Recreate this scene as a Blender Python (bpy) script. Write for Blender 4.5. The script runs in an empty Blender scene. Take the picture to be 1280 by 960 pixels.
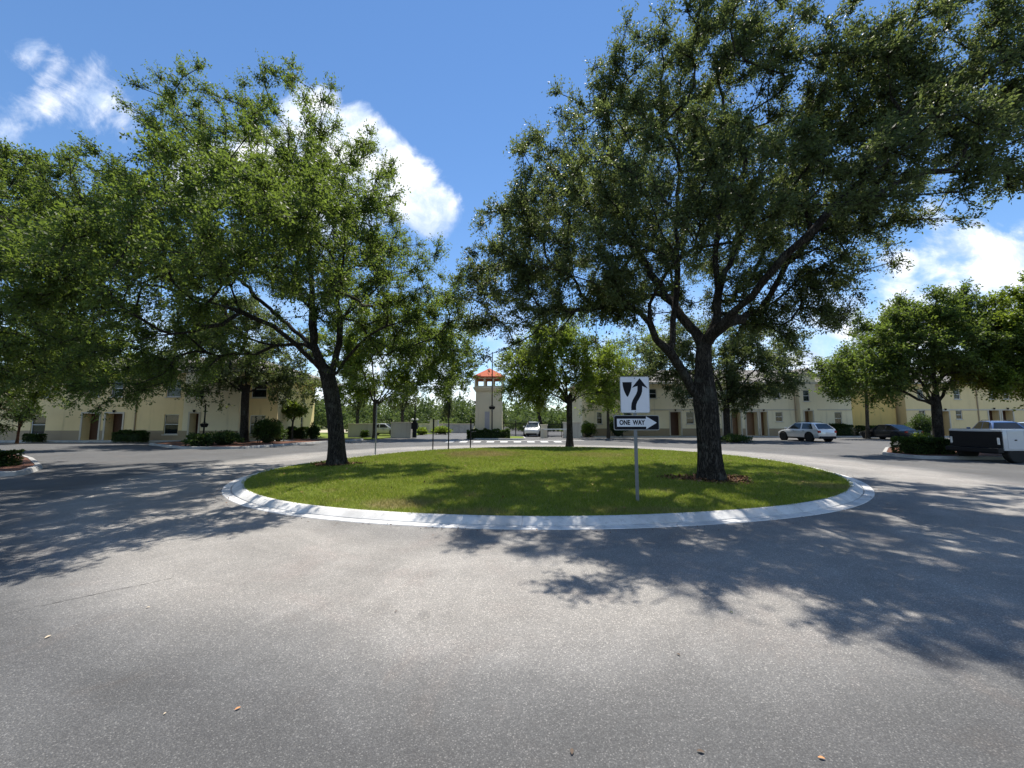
import bpy, bmesh, math, random
import numpy as np
from mathutils import Vector, Matrix, Quaternion
R = math.radians
scene = bpy.context.scene
col = scene.collection
rng = np.random.default_rng(7)
random.seed(7)

# ---------------------------------------------------------------- camera, sky, sun, exposure
F_PX, PITCH, EYE = 490.0, R(5.6), 1.65          # focal length in pixels of a 1280 wide frame
cam = bpy.data.cameras.new('camera')
cam.sensor_width = 36.0
cam.lens = 36.0 * F_PX / 1280.0
cam.clip_start, cam.clip_end = 0.05, 6000
cam_ob = bpy.data.objects.new('camera', cam)
col.objects.link(cam_ob)
cam_ob.location = (0, 0, EYE)
cam_ob.rotation_euler = (R(90) + PITCH, 0, 0)
scene.camera = cam_ob

SUN_EL, SUN_AZ = R(65), R(12)                   # azimuth from +Y towards +X
sun_dir = Vector((math.sin(SUN_AZ) * math.cos(SUN_EL), math.cos(SUN_AZ) * math.cos(SUN_EL), math.sin(SUN_EL)))
sun = bpy.data.lights.new('sun', 'SUN')
sun.energy, sun.angle, sun.color = 4.9, R(0.53), (1.0, 0.94, 0.84)
sun_ob = bpy.data.objects.new('sun', sun)
col.objects.link(sun_ob)
sun_ob.rotation_euler = sun_dir.to_track_quat('Z', 'Y').to_euler()
sun_ob.location = (0, 0, 60)

scene.view_settings.view_transform = 'Standard'
scene.view_settings.look = 'None'
scene.view_settings.gamma = 1.0
scene.view_settings.use_curve_mapping = False
scene.view_settings.exposure = 0.64
SKY_STRENGTH = 0.10

scene.render.engine = 'CYCLES'
cy = scene.cycles
cy.max_bounces, cy.diffuse_bounces, cy.glossy_bounces = 7, 4, 2
cy.transmission_bounces, cy.transparent_max_bounces = 4, 8
cy.use_denoising = True
cy.caustics_reflective = cy.caustics_refractive = False
cy.sample_clamp_indirect = 6.0

cP, sP = math.cos(PITCH), math.sin(PITCH)
def kpy(py): return (480.0 - py) / F_PX
def G(px, py, z=0.0):                           # the ground point seen at a pixel of the photograph
    k = kpy(py)
    Y = (z - EYE) * (cP - k * sP) / (k * cP + sP)
    zc = Y * cP + (z - EYE) * sP
    return ((px - 640.0) / F_PX * zc, Y)
def A(px, py, Y):                               # the point at a known distance
    k = kpy(py)
    zz = Y * (k * cP + sP) / (cP - k * sP)
    zc = Y * cP + zz * sP
    return Vector(((px - 640.0) / F_PX * zc, Y, EYE + zz))
def XP(px, Y): return A(px, 528, Y).x
def ZP(py, Y): return A(640, py, Y).z

# ---------------------------------------------------------------- node helpers
def new_mat(name):
    m = bpy.data.materials.new(name)
    m.use_nodes = True
    nt = m.node_tree
    for n in list(nt.nodes): nt.nodes.remove(n)
    out = nt.nodes.new('ShaderNodeOutputMaterial')
    return m, nt, out
class NT:
    def __init__(s, nt): s.nt = nt
    def n(s, typ, **kw):
        nd = s.nt.nodes.new(typ)
        for k, v in kw.items():
            if k.startswith('i_'):
                key = k[2:]
                key = int(key) if key.isdigit() else key.replace('_', ' ')
                s.put(nd.inputs[key], v)
            else: setattr(nd, k, v)
        return nd
    def put(s, sock, v):
        if hasattr(v, 'is_linked') or isinstance(v, bpy.types.NodeSocket): s.nt.links.new(v, sock)
        else: sock.default_value = v
    def math(s, op, a, b=0.0, c=None, clamp=False):
        nd = s.nt.nodes.new('ShaderNodeMath'); nd.operation = op; nd.use_clamp = clamp
        s.put(nd.inputs[0], a); s.put(nd.inputs[1], b)
        if c is not None: s.put(nd.inputs[2], c)
        return nd.outputs[0]
    def mix(s, f, a, b):
        nd = s.nt.nodes.new('ShaderNodeMix'); nd.data_type = 'RGBA'
        s.put(nd.inputs[0], f)
        s.put(nd.inputs[6], a if not isinstance(a, tuple) else (*a[:3], 1)); s.put(nd.inputs[7], b if not isinstance(b, tuple) else (*b[:3], 1))
        return nd.outputs[2]
    def ramp(s, f, stops, interp='LINEAR'):
        nd = s.nt.nodes.new('ShaderNodeValToRGB'); s.put(nd.inputs[0], f)
        cr = nd.color_ramp; cr.interpolation = interp
        while len(cr.elements) < len(stops): cr.elements.new(0.5)
        for e, (p, c) in zip(cr.elements, stops):
            e.position = p
            e.color = (c, c, c, 1) if not isinstance(c, tuple) else (*c[:3], 1)
        return nd.outputs[0]
    def smooth(s, v, a, b, lo=0.0, hi=1.0):
        nd = s.nt.nodes.new('ShaderNodeMapRange'); nd.interpolation_type = 'SMOOTHSTEP'
        s.put(nd.inputs[0], v); s.put(nd.inputs[1], a); s.put(nd.inputs[2], b); s.put(nd.inputs[3], lo); s.put(nd.inputs[4], hi)
        return nd.outputs[0]
    def noise(s, vec, scale, detail=4, rough=0.55, dist=0.0, out=0):
        nd = s.nt.nodes.new('ShaderNodeTexNoise')
        if vec is not None: s.nt.links.new(vec, nd.inputs['Vector'])
        nd.inputs['Scale'].default_value = scale; nd.inputs['Detail'].default_value = detail
        nd.inputs['Roughness'].default_value = rough; nd.inputs['Distortion'].default_value = dist
        return nd.outputs[out]
    def mapping(s, vec, scale=(1, 1, 1), loc=(0, 0, 0), rot=(0, 0, 0)):
        nd = s.nt.nodes.new('ShaderNodeMapping'); s.nt.links.new(vec, nd.inputs[0])
        nd.inputs['Scale'].default_value = scale; nd.inputs['Location'].default_value = loc; nd.inputs['Rotation'].default_value = rot
        return nd.outputs[0]
    def obj(s): return s.nt.nodes.new('ShaderNodeTexCoord').outputs['Object']
    def bump(s, h, strength=0.3, dist=0.02):
        nd = s.nt.nodes.new('ShaderNodeBump'); s.put(nd.inputs['Height'], h)
        nd.inputs['Strength'].default_value = strength; nd.inputs['Distance'].default_value = dist
        return nd.outputs[0]
    def bsdf(s, out, color, rough=0.6, normal=None, metallic=0.0, spec=0.5, **kw):
        nd = s.nt.nodes.new('ShaderNodeBsdfPrincipled')
        s.put(nd.inputs['Base Color'], (*color[:3], 1) if isinstance(color, tuple) else color)
        s.put(nd.inputs['Roughness'], rough); s.put(nd.inputs['Metallic'], metallic)
        s.put(nd.inputs['Specular IOR Level'], spec)
        if normal is not None: s.put(nd.inputs['Normal'], normal)
        for k, v in kw.items(): s.put(nd.inputs[k.replace('_', ' ')], v)
        if out is not None: s.nt.links.new(nd.outputs[0], out.inputs['Surface'])
        return nd.outputs[0]

# ---------------------------------------------------------------- world: daylight sky with a few clouds
world = bpy.data.worlds.new('World')
scene.world = world
world.use_nodes = True
wt = world.node_tree
for n in list(wt.nodes): wt.nodes.remove(n)
w = NT(wt)
wout = w.n('ShaderNodeOutputWorld')
bg = w.n('ShaderNodeBackground')
wt.links.new(bg.outputs[0], wout.inputs[0])
sky = w.n('ShaderNodeTexSky', sky_type='NISHITA')
sky.sun_disc = False
sky.sun_elevation, sky.sun_rotation = SUN_EL, SUN_AZ
sky.altitude, sky.air_density, sky.dust_density, sky.ozone_density = 0, 1.0, 0.0, 4.0
hs = w.n('ShaderNodeHueSaturation')
hs.inputs['Saturation'].default_value = 1.10
hs.inputs['Value'].default_value = 1.08
wt.links.new(sky.outputs[0], hs.inputs['Color'])
tc = w.n('ShaderNodeTexCoord')
dirv = tc.outputs['Generated']
sep = w.n('ShaderNodeSeparateXYZ'); wt.links.new(dirv, sep.inputs[0])
dx, dy, dz = sep.outputs
ysafe = w.math('MAXIMUM', dy, 0.02)
U_ = w.math('DIVIDE', dx, ysafe); V_ = w.math('DIVIDE', dz, ysafe)
comb = w.n('ShaderNodeCombineXYZ'); w.put(comb.inputs[0], U_); w.put(comb.inputs[1], V_)
uv = comb.outputs[0]
def uvp(px, py):
    k = kpy(py); d = cP - k * sP
    return ((px - 640) / F_PX / d, (k * cP + sP) / d)
nz = w.noise(uv, 5.0, 9, 0.62, 0.4)
nz2 = w.noise(w.mapping(w.mapping(uv, rot=(0, 0, R(36))), (4.2, 8.5, 1)), 1.0, 9, 0.66, 0.7)
def cloud_bank(circles):
    best = None
    for px, py, r in circles:
        u, v = uvp(px, py)
        vd = w.n('ShaderNodeVectorMath', operation='DISTANCE')
        wt.links.new(uv, vd.inputs[0]); vd.inputs[1].default_value = (u, v, 0)
        d = w.math('SUBTRACT', 1.0, w.math('DIVIDE', vd.outputs['Value'], r / F_PX))
        best = d if best is None else w.math('MAXIMUM', best, d)
    return best
cum = cloud_bank([(388, 146, 60), (432, 172, 62), (472, 204, 62), (508, 236, 58), (540, 264, 44), (410, 250, 100), (335, 205, 80), (265, 220, 60)])
cum = w.math('MULTIPLY', w.smooth(w.math('ADD', cum, w.math('MULTIPLY', w.math('SUBTRACT', nz, 0.5), 1.7)), 0.08, 0.50), w.smooth(V_, 0.44, 0.62, 0.25, 1.0))
wis = cloud_bank([(40, 70, 40), (72, 86, 50), (100, 107, 62), (128, 128, 62), (152, 150, 48), (0, 168, 60), (55, 132, 44)])
wis = w.smooth(w.math('ADD', wis, w.math('MULTIPLY', w.math('SUBTRACT', w.math('ADD', w.math('MULTIPLY', nz2, 0.5), w.math('MULTIPLY', nz, 0.5)), 0.5), 4.6)), 0.25, 1.5)
rgt = cloud_bank([(1250, 350, 130), (1190, 355, 90), (1140, 385, 80), (1060, 415, 90), (1010, 445, 70), (1330, 330, 120), (1170, 262, 45), (1130, 330, 40)])
nz3 = w.noise(w.mapping(uv, (5.0, 8.0, 1), (3.1, 1.7, 0)), 1.0, 9, 0.60, 0.3)
rgt = w.smooth(w.math('ADD', rgt, w.math('MULTIPLY', w.math('SUBTRACT', nz3, 0.5), 3.0)), 0.15, 1.05)
low = w.math('MULTIPLY', w.smooth(V_, 0.42, 0.03), w.smooth(nz, 0.36, 0.62))
front = w.math('GREATER_THAN', dy, 0.03)
# clouds behind the camera: plain noise on the sky direction
bnz = w.noise(dirv, 2.4, 7, 0.6, 0.3)
back = w.math('MULTIPLY', w.math('MULTIPLY', w.smooth(bnz, 0.52, 0.68), w.math('LESS_THAN', dy, 0.03)), w.smooth(dz, 0.02, 0.2))
mask = w.math('MAXIMUM', w.math('MAXIMUM', cum, w.math('MULTIPLY', wis, 0.85)), w.math('MAXIMUM', rgt, w.math('MULTIPLY', low, 0.8)))
mask = w.math('MAXIMUM', w.math('MULTIPLY', mask, front), back, clamp=True)
ccol = w.mix(w.smooth(w.noise(uv, 9.0, 8, 0.6, 0.3), 0.34, 0.60), (4.6, 5.6, 7.4), (8.6, 8.8, 9.2))
wcol = w.mix(mask, hs.outputs[0], ccol)
wt.links.new(wcol, bg.inputs['Color'])
bg.inputs['Strength'].default_value = SKY_STRENGTH

# ---------------------------------------------------------------- object helpers
def tag(o, label=None, cat=None, group=None, kind=None):
    if label: o['label'] = label
    if cat: o['category'] = cat
    if group: o['group'] = group
    if kind: o['kind'] = kind
    return o
def empty(name, loc=(0, 0, 0), rz=0.0, label=None, cat=None, group=None):
    o = bpy.data.objects.new(name, None); col.objects.link(o)
    o.location = loc; o.rotation_euler = (0, 0, rz)
    o.empty_display_size = 0.3
    return tag(o, label, cat, group)
class MB:
    def __init__(s): s.v, s.f, s.m = [], [], []
    def add(s, verts, faces, mi=0, mat=None):
        b = len(s.v)
        s.v += [tuple(mat @ Vector(p)) for p in verts] if mat is not None else [tuple(p) for p in verts]
        s.f += [tuple(b + i for i in f) for f in faces]
        s.m += [mi] * len(faces)
        return s
    def box(s, x0, x1, y0, y1, z0, z1, mi=0, mat=None, bev=0.0):
        if bev > 0:
            bm = bmesh.new()
            bmesh.ops.create_cube(bm, size=1.0)
            for v in bm.verts:
                v.co = Vector(((x0 + x1) / 2 + v.co.x * (x1 - x0), (y0 + y1) / 2 + v.co.y * (y1 - y0), (z0 + z1) / 2 + v.co.z * (z1 - z0)))
            bmesh.ops.bevel(bm, geom=list(bm.edges), offset=bev, segments=2, affect='EDGES', profile=0.6)
            bm.verts.index_update()
            s.add([v.co.copy() for v in bm.verts], [tuple(v.index for v in f.verts) for f in bm.faces], mi, mat)
            bm.free(); return s
        V = [(x0, y0, z0), (x1, y0, z0), (x1, y1, z0), (x0, y1, z0), (x0, y0, z1), (x1, y0, z1), (x1, y1, z1), (x0, y1, z1)]
        return s.add(V, [(0, 3, 2, 1), (4, 5, 6, 7), (0, 1, 5, 4), (1, 2, 6, 5), (2, 3, 7, 6), (3, 0, 4, 7)], mi, mat)
    def quad(s, a, b, c, d, mi=0): return s.add([a, b, c, d], [(0, 1, 2, 3)], mi)
    def prism(s, pts, z0, z1, mi=0, mat=None):  # polygon (ccw) in xy pulled up in z
        n = len(pts)
        V = [(x, y, z0) for x, y in pts] + [(x, y, z1) for x, y in pts]
        Fs = [tuple(range(n - 1, -1, -1)), tuple(range(n, 2 * n))] + [(i, (i + 1) % n, n + (i + 1) % n, n + i) for i in range(n)]
        return s.add(V, Fs, mi, mat)
    def tube(s, pts, radii, n=8, mi=0, cap=True, mat=None):
        pts = [Vector(p) for p in pts]
        V, Fs = [], []
        up = Vector((0, 0, 1)); prev = None
        for i, p in enumerate(pts):
            t = (pts[min(i + 1, len(pts) - 1)] - pts[max(i - 1, 0)])
            t = t.normalized() if t.length > 1e-9 else Vector((0, 0, 1))
            if prev is None:
                a = t.cross(Vector((1, 0, 0)) if abs(t.x) < 0.9 else Vector((0, 1, 0))).normalized()
            else:
                a = (prev - t * prev.dot(t))
                a = a.normalized() if a.length > 1e-6 else t.orthogonal().normalized()
            prev = a
            b = t.cross(a)
            r = radii[i] if hasattr(radii, '__len__') else radii
            for j in range(n):
                th = 2 * math.pi * j / n
                V.append(p + a * (r * math.cos(th)) + b * (r * math.sin(th)))
        for i in range(len(pts) - 1):
            for j in range(n):
                Fs.append((i * n + j, i * n + (j + 1) % n, (i + 1) * n + (j + 1) % n, (i + 1) * n + j))
        if cap:
            Fs.append(tuple(range(n - 1, -1, -1))); Fs.append(tuple((len(pts) - 1) * n + j for j in range(n)))
        return s.add(V, Fs, mi, mat)
    def lathe(s, prof, n=16, mi=0, mat=None):   # (radius, z) profile turned about z
        V, Fs = [], []
        for r, z in prof:
            for j in range(n):
                th = 2 * math.pi * j / n
                V.append((r * math.cos(th), r * math.sin(th), z))
        for i in range(len(prof) - 1):
            for j in range(n):
                Fs.append((i * n + j, i * n + (j + 1) % n, (i + 1) * n + (j + 1) % n, (i + 1) * n + j))
        Fs.append(tuple(range(n - 1, -1, -1))); Fs.append(tuple((len(prof) - 1) * n + j for j in range(n)))
        return s.add(V, Fs, mi, mat)
    def build(s, name, mats, parent=None, smooth=None):
        me = bpy.data.meshes.new(name)
        me.from_pydata(s.v, [], s.f)
        mats = mats if isinstance(mats, (list, tuple)) else [mats]
        for m in mats: me.materials.append(m)
        if len(mats) > 1: me.polygons.foreach_set('material_index', s.m)
        me.validate(); me.update()
        if smooth is not None:
            me.polygons.foreach_set('use_smooth', [True] * len(me.polygons))
            me.set_sharp_from_angle(angle=R(smooth))
        o = bpy.data.objects.new(name, me); col.objects.link(o)
        if parent is not None: o.parent = parent
        return o
def np_mesh(name, V, Fq, mats, parent=None, attr=None, smooth=False, mi=None):
    """V (n,3), Fq (m,k) index array with k = 3 or 4."""
    me = bpy.data.meshes.new(name)
    V = np.asarray(V, np.float32); Fq = np.asarray(Fq, np.int32)
    k = Fq.shape[1]
    me.vertices.add(len(V)); me.vertices.foreach_set('co', V.ravel())
    me.loops.add(Fq.size); me.loops.foreach_set('vertex_index', Fq.ravel())
    me.polygons.add(len(Fq)); me.polygons.foreach_set('loop_start', np.arange(0, Fq.size, k, dtype=np.int32))
    for m in (mats if isinstance(mats, (list, tuple)) else [mats]): me.materials.append(m)
    if mi is not None: me.polygons.foreach_set('material_index', np.asarray(mi, np.int32))
    if smooth: me.polygons.foreach_set('use_smooth', np.ones(len(Fq), bool))
    me.update(calc_edges=True)
    if attr is not None:
        a = me.attributes.new('rnd', 'FLOAT', 'FACE'); a.data.foreach_set('value', np.asarray(attr, np.float32))
    o = bpy.data.objects.new(name, me); col.objects.link(o)
    if parent is not None: o.parent = parent
    return o
def copy_tree(o, parent=None):
    c = o.copy(); col.objects.link(c); c.parent = parent
    for ch in [x for x in o.children]: copy_tree(ch, c)
    return c

# ---------------------------------------------------------------- materials
def M_flat(name, c, rough=0.6, metallic=0.0, var=0.12, scale=6.0, bump=0.0, spec=0.4, **kw):
    m, nt, out = new_mat(name); s = NT(nt)
    nzv = s.noise(s.obj(), scale, 5, 0.6)
    cc = s.mix(nzv, tuple(x * (1 - var) for x in c), tuple(min(1, x * (1 + var)) for x in c))
    nrm = s.bump(s.noise(s.obj(), scale * 12, 3, 0.6), bump, 0.01) if bump else None
    s.bsdf(out, cc, rough, nrm, metallic, spec, **kw)
    return m
def M_stucco(name, c, stain=(0.20, 0.16, 0.10)):
    m, nt, out = new_mat(name); s = NT(nt); o = s.obj()
    big = s.noise(o, 0.7, 5, 0.6); streak = s.noise(s.mapping(o, (2.2, 2.2, 0.25)), 1.0, 5, 0.65)
    fine = s.noise(o, 60, 3, 0.7)
    cc = s.mix(big, tuple(x * 0.88 for x in c), tuple(min(1, x * 1.08) for x in c))
    cc = s.mix(s.math('MULTIPLY', s.smooth(streak, 0.52, 0.8), 0.35), cc, stain)
    cc = s.mix(s.math('MULTIPLY', fine, 0.15), cc, tuple(x * 0.7 for x in c))
    s.bsdf(out, cc, 0.9, s.bump(s.noise(o, 45, 4, 0.7), 0.35, 0.012), spec=0.2)
    return m
def M_asphalt():
    m, nt, out = new_mat('asphalt'); s = NT(nt); o = s.obj()
    vor = s.n('ShaderNodeTexVoronoi', feature='F1'); nt.links.new(o, vor.inputs['Vector']); vor.inputs['Scale'].default_value = 130
    vr = s.n('ShaderNodeSeparateColor'); nt.links.new(vor.outputs['Color'], vr.inputs[0])
    stone = s.ramp(vr.outputs[0], [(0.0, (0.09, 0.088, 0.087)), (0.45, (0.143, 0.142, 0.138)), (0.86, (0.185, 0.179, 0.17)), (1.0, (0.36, 0.345, 0.32))])
    gap = s.smooth(vor.outputs['Distance'], 0.25, 0.75)
    c = s.mix(s.math('MULTIPLY', gap, 0.62), stone, (0.06, 0.06, 0.062))
    fine = s.noise(o, 260, 2, 0.7)
    c = s.mix(s.math('MULTIPLY', fine, 0.4), c, (0.19, 0.182, 0.17))
    # paler warm lane around the circle, darker bluish outside it; wear blotches and stains
    wob = s.noise(o, 0.35, 4, 0.55); wob2 = s.noise(o, 1.6, 5, 0.6)
    sp = s.n('ShaderNodeSeparateXYZ'); nt.links.new(o, sp.inputs[0])
    xx = s.math('SUBTRACT', sp.outputs[0], 1.3); yy = s.math('SUBTRACT', sp.outputs[1], 16.2)
    rr = s.math('SQRT', s.math('ADD', s.math('MULTIPLY', xx, xx), s.math('MULTIPLY', yy, yy)))
    rr = s.math('ADD', rr, s.math('MULTIPLY', s.math('SUBTRACT', wob, 0.5), 1.6))
    outer = s.smooth(rr, 12.6, 14.2)
    inner = s.smooth(rr, 11.3, 10.3)
    nt_lane = s.math('SUBTRACT', 1.0, s.math('MAXIMUM', s.math('MULTIPLY', outer, 1.0), s.math('MULTIPLY', inner, 0.35)))
    tone = s.math('ADD', 0.57, s.math('MULTIPLY', nt_lane, 0.93))
    tone = s.math('MULTIPLY', tone, s.math('ADD', 0.86, s.math('MULTIPLY', wob2, 0.28)))
    cmb = s.n('ShaderNodeCombineXYZ'); s.put(cmb.inputs[0], s.math('MULTIPLY', rr, 2.6)); s.put(cmb.inputs[1], s.math('MULTIPLY', s.math('ARCTAN2', xx, yy), 3.2))
    arcs = s.noise(cmb.outputs[0], 1.0, 5, 0.62, 0.3)
    tone = s.math('MULTIPLY', tone, s.math('ADD', 0.80, s.math('MULTIPLY', arcs, 0.40)))
    blot = s.noise(o, 0.45, 7, 0.72, 0.8)
    tone = s.math('MULTIPLY', tone, s.math('ADD', 0.86, s.math('MULTIPLY', s.smooth(blot, 0.38, 0.66), 0.24)))
    drip = s.smooth(s.noise(o, 2.3, 3, 0.6, 0.4), 0.70, 0.80)
    tone = s.math('MULTIPLY', tone, s.math('SUBTRACT', 1.0, s.math('MULTIPLY', drip, 0.22)))
    stn = s.smooth(s.noise(o, 0.9, 6, 0.7, 1.2), 0.60, 0.72)
    tone = s.math('MULTIPLY', tone, s.math('SUBTRACT', 1.0, s.math('MULTIPLY', stn, 0.16)))
    tint = s.mix(nt_lane, (0.93, 0.955, 1.0), (1.0, 0.97, 0.935))
    tint = s.mix(s.math('MULTIPLY', s.smooth(s.noise(o, 0.7, 5, 0.7, 0.6), 0.5, 0.68), 0.5), tint, (1.0, 0.90, 0.86))
    mu = s.n('ShaderNodeMix', data_type='RGBA', blend_type='MULTIPLY'); mu.inputs[0].default_value = 1
    nt.links.new(c, mu.inputs[6]); nt.links.new(tint, mu.inputs[7])
    sc = s.n('ShaderNodeVectorMath', operation='SCALE'); nt.links.new(mu.outputs[2], sc.inputs[0]); s.put(sc.inputs['Scale'], s.math('MULTIPLY', tone, 1.25))
    h = s.math('ADD', s.math('MULTIPLY', vor.outputs['Distance'], -1.0), s.math('MULTIPLY', fine, 0.35))
    s.bsdf(out, sc.outputs[0], 0.78, s.bump(h, 0.55, 0.006), spec=0.35)
    return m
def M_concrete(name='concrete', c=(0.42, 0.41, 0.39), joint=None):
    m, nt, out = new_mat(name); s = NT(nt); o = s.obj()
    a = s.noise(o, 1.3, 6, 0.65); b = s.noise(o, 14, 5, 0.7); d = s.noise(o, 120, 2, 0.6)
    cc = s.mix(s.smooth(a, .3, .7), tuple(x * 0.70 for x in c), tuple(x * 1.1 for x in c))
    scuff = s.noise(s.mapping(o, (3.0, 3.0, 9.0)), 2.2, 7, 0.75, 1.5)
    cc = s.mix(s.math('MULTIPLY', s.smooth(scuff, 0.53, 0.68), 0.55), cc, tuple(x * 0.38 for x in c))
    cc = s.mix(s.math('MULTIPLY', s.smooth(b, 0.55, 0.75), 0.45), cc, tuple(x * 0.45 for x in c))
    cc = s.mix(s.math('MULTIPLY', d, 0.2), cc, tuple(x * 0.5 for x in c))
    s.bsdf(out, cc, 0.85, s.bump(d, 0.3, 0.005), spec=0.3)
    return m
def M_leaf(name, dark, light, trans, gloss=0.55, tmix=0.38, sat=None, spec=0.26):
    m, nt, out = new_mat(name); s = NT(nt)
    at = s.n('ShaderNodeAttribute', attribute_name='rnd')
    cc = s.ramp(at.outputs['Fac'], [(0.0, dark), (0.55, tuple((a + b) / 2 for a, b in zip(dark, light))), (0.93, light), (1.0, (light[0] * 1.5, light[1] * 1.15, light[2]))])
    p = s.bsdf(None, cc, gloss, spec=spec)
    tr = s.n('ShaderNodeBsdfTranslucent'); 
    tcx = s.mix(at.outputs['Fac'], tuple(x * 0.8 for x in trans), tuple(x * 1.15 for x in trans))
    nt.links.new(tcx, tr.inputs[0])
    mx = s.n('ShaderNodeMixShader'); mx.inputs[0].default_value = tmix
    nt.links.new(p, mx.inputs[1]); nt.links.new(tr.outputs[0], mx.inputs[2]); nt.links.new(mx.outputs[0], out.inputs['Surface'])
    return m
def M_bark(name, c0=(0.035, 0.030, 0.026), c1=(0.13, 0.115, 0.10)):
    m, nt, out = new_mat(name); s = NT(nt); o = s.obj()
    v = s.mapping(o, (9, 9, 1.7)); a = s.noise(v, 1.0, 6, 0.7, 0.6)
    wv = s.noise(s.mapping(o, (24, 24, 3.6)), 1.0, 5, 0.65, 1.2)
    crack = s.smooth(s.math('ABSOLUTE', s.math('SUBTRACT', wv, 0.5)), 0.0, 0.09)
    cc = s.mix(a, c0, c1)
    cc = s.mix(s.math('SUBTRACT', 1.0, crack), cc, tuple(x * 0.6 for x in c0))
    cc = s.mix(s.math('MULTIPLY', s.smooth(s.noise(o, 2.2, 4), 0.55, 0.7), 0.4), cc, (0.16, 0.165, 0.14))
    h = s.math('ADD', s.math('MULTIPLY', crack, 0.7), a)
    s.bsdf(out, cc, 0.95, s.bump(h, 0.9, 0.05), spec=0.1)
    return m
def M_glass(name='window_glass', tint=(0.02, 0.03, 0.035), k=0.45):
    m, nt, out = new_mat(name); s = NT(nt)
    p = s.bsdf(None, tint, 0.04, spec=0.8)
    t = s.n('ShaderNodeBsdfTransparent'); t.inputs[0].default_value = (0.75, 0.82, 0.82, 1)
    mx = s.n('ShaderNodeMixShader'); mx.inputs[0].default_value = k
    nt.links.new(t.outputs[0], mx.inputs[1]); nt.links.new(p, mx.inputs[2]); nt.links.new(mx.outputs[0], out.inputs['Surface'])
    return m
def M_paint(name, c, flake=0.0):
    m, nt, out = new_mat(name); s = NT(nt)
    d = s.noise(s.obj(), 3, 4, 0.6)
    cc = s.mix(s.math('MULTIPLY', d, 0.15), c, tuple(x * 0.8 + 0.03 for x in c))
    s.bsdf(out, cc, 0.32, None, flake, 0.5, Coat_Weight=0.8, Coat_Roughness=0.06)
    return m
def M_grass_ground():
    m, nt, out = new_mat('lawn_turf'); s = NT(nt); o = s.obj()
    dry = lawn_dry(s, o)
    n1 = s.noise(o, 45, 4, 0.7); n2 = s.noise(o, 3, 5, 0.6)
    g = s.mix(n2, (0.12, 0.17, 0.024), (0.20, 0.25, 0.04)); g = s.mix(s.math('MULTIPLY', n1, 0.45), g, (0.05, 0.07, 0.016))
    c = s.mix(dry, g, s.mix(n1, (0.20, 0.15, 0.08), (0.30, 0.23, 0.12)))
    s.bsdf(out, c, 0.9, s.bump(n1, 0.8, 0.03), spec=0.1)
    return m
DRY_SPOTS = []                                   # (x, y, radius, amount), filled from places in the photo
def lawn_dry(s, o):
    tot = None
    nzv = s.noise(o, 1.1, 5, 0.65)
    for x, y, r, a in DRY_SPOTS:
        mp = s.mapping(o, (1 / r[0], 1 / r[1], 0), (-x / r[0], -y / r[1], 0))
        ln = s.n('ShaderNodeVectorMath', operation='LENGTH'); s.nt.links.new(mp, ln.inputs[0])
        d = s.math('MULTIPLY', s.smooth(s.math('ADD', ln.outputs['Value'], s.math('MULTIPLY', s.math('SUBTRACT', nzv, 0.5), 1.8)), 1.1, 0.35), a)
        tot = d if tot is None else s.math('MAXIMUM', tot, d)
    spots = s.math('MULTIPLY', s.smooth(s.noise(o, 0.8, 6, 0.7), 0.54, 0.70), 0.5)
    return s.math('MAXIMUM', tot, spots)
for px, py, rr, a in [(600, 568, (2.4, 2.6), 0.8), (500, 628, (1.0, 0.55), 0.7), (1030, 606, (0.9, 0.9), 0.6), (745, 570, (2.6, 1.8), 0.45), (590, 638, (1.2, 0.35), 0.55), (820, 636, (1.4, 0.3), 0.5)]:
    gx, gy = G(px, py, 0.13); DRY_SPOTS.append((gx, gy, rr, a))
def M_blade():
    m, nt, out = new_mat('grass_blades'); s = NT(nt); o = s.obj()
    at = s.n('ShaderNodeAttribute', attribute_name='rnd')
    g = s.ramp(at.outputs['Fac'], [(0, (0.14, 0.20, 0.018)), (0.6, (0.285, 0.335, 0.040)), (0.93, (0.31, 0.34, 0.075)), (1, (0.48, 0.39, 0.20))])
    c = s.mix(s.math('MULTIPLY', lawn_dry(s, o), 0.85), g, s.mix(at.outputs['Fac'], (0.24, 0.18, 0.085), (0.38, 0.29, 0.15)))
    p = s.bsdf(None, c, 0.55, spec=0.3)
    tr = s.n('ShaderNodeBsdfTranslucent'); nt.links.new(c, tr.inputs[0])
    mx = s.n('ShaderNodeMixShader'); mx.inputs[0].default_value = 0.42
    nt.links.new(p, mx.inputs[1]); nt.links.new(tr.outputs[0], mx.inputs[2]); nt.links.new(mx.outputs[0], out.inputs['Surface'])
    return m
MT = {}
MT['asphalt'] = M_asphalt()
MT['concrete'] = M_concrete()
MT['kerb'] = M_concrete('kerb_white', (0.70, 0.69, 0.67))
MT['walk'] = M_concrete('pale_concrete', (0.55, 0.53, 0.49))
MT['turf'] = M_grass_ground()
MT['blade'] = M_blade()
MT['cream'] = M_stucco('cream_stucco', (0.87, 0.68, 0.36))
MT['cream2'] = M_stucco('pale_stucco', (0.88, 0.77, 0.53))
MT['yellow'] = M_stucco('yellow_stucco', (0.80, 0.56, 0.20))
MT['tower'] = M_stucco('tower_stucco', (0.70, 0.60, 0.42))
MT['band'] = M_stucco('tan_stucco', (0.40, 0.31, 0.20))
MT['trim'] = M_stucco('trim_stucco', (0.62, 0.56, 0.45))
MT['wallgrey'] = M_stucco('perimeter_stucco', (0.60, 0.55, 0.47))
MT['door'] = M_flat('brown_door', (0.085, 0.040, 0.025), 0.5, var=0.25)
MT['door2'] = M_flat('tan_door', (0.20, 0.115, 0.06), 0.5, var=0.2)
MT['dark'] = M_flat('dark_interior', (0.012, 0.012, 0.014), 0.9)
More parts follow.
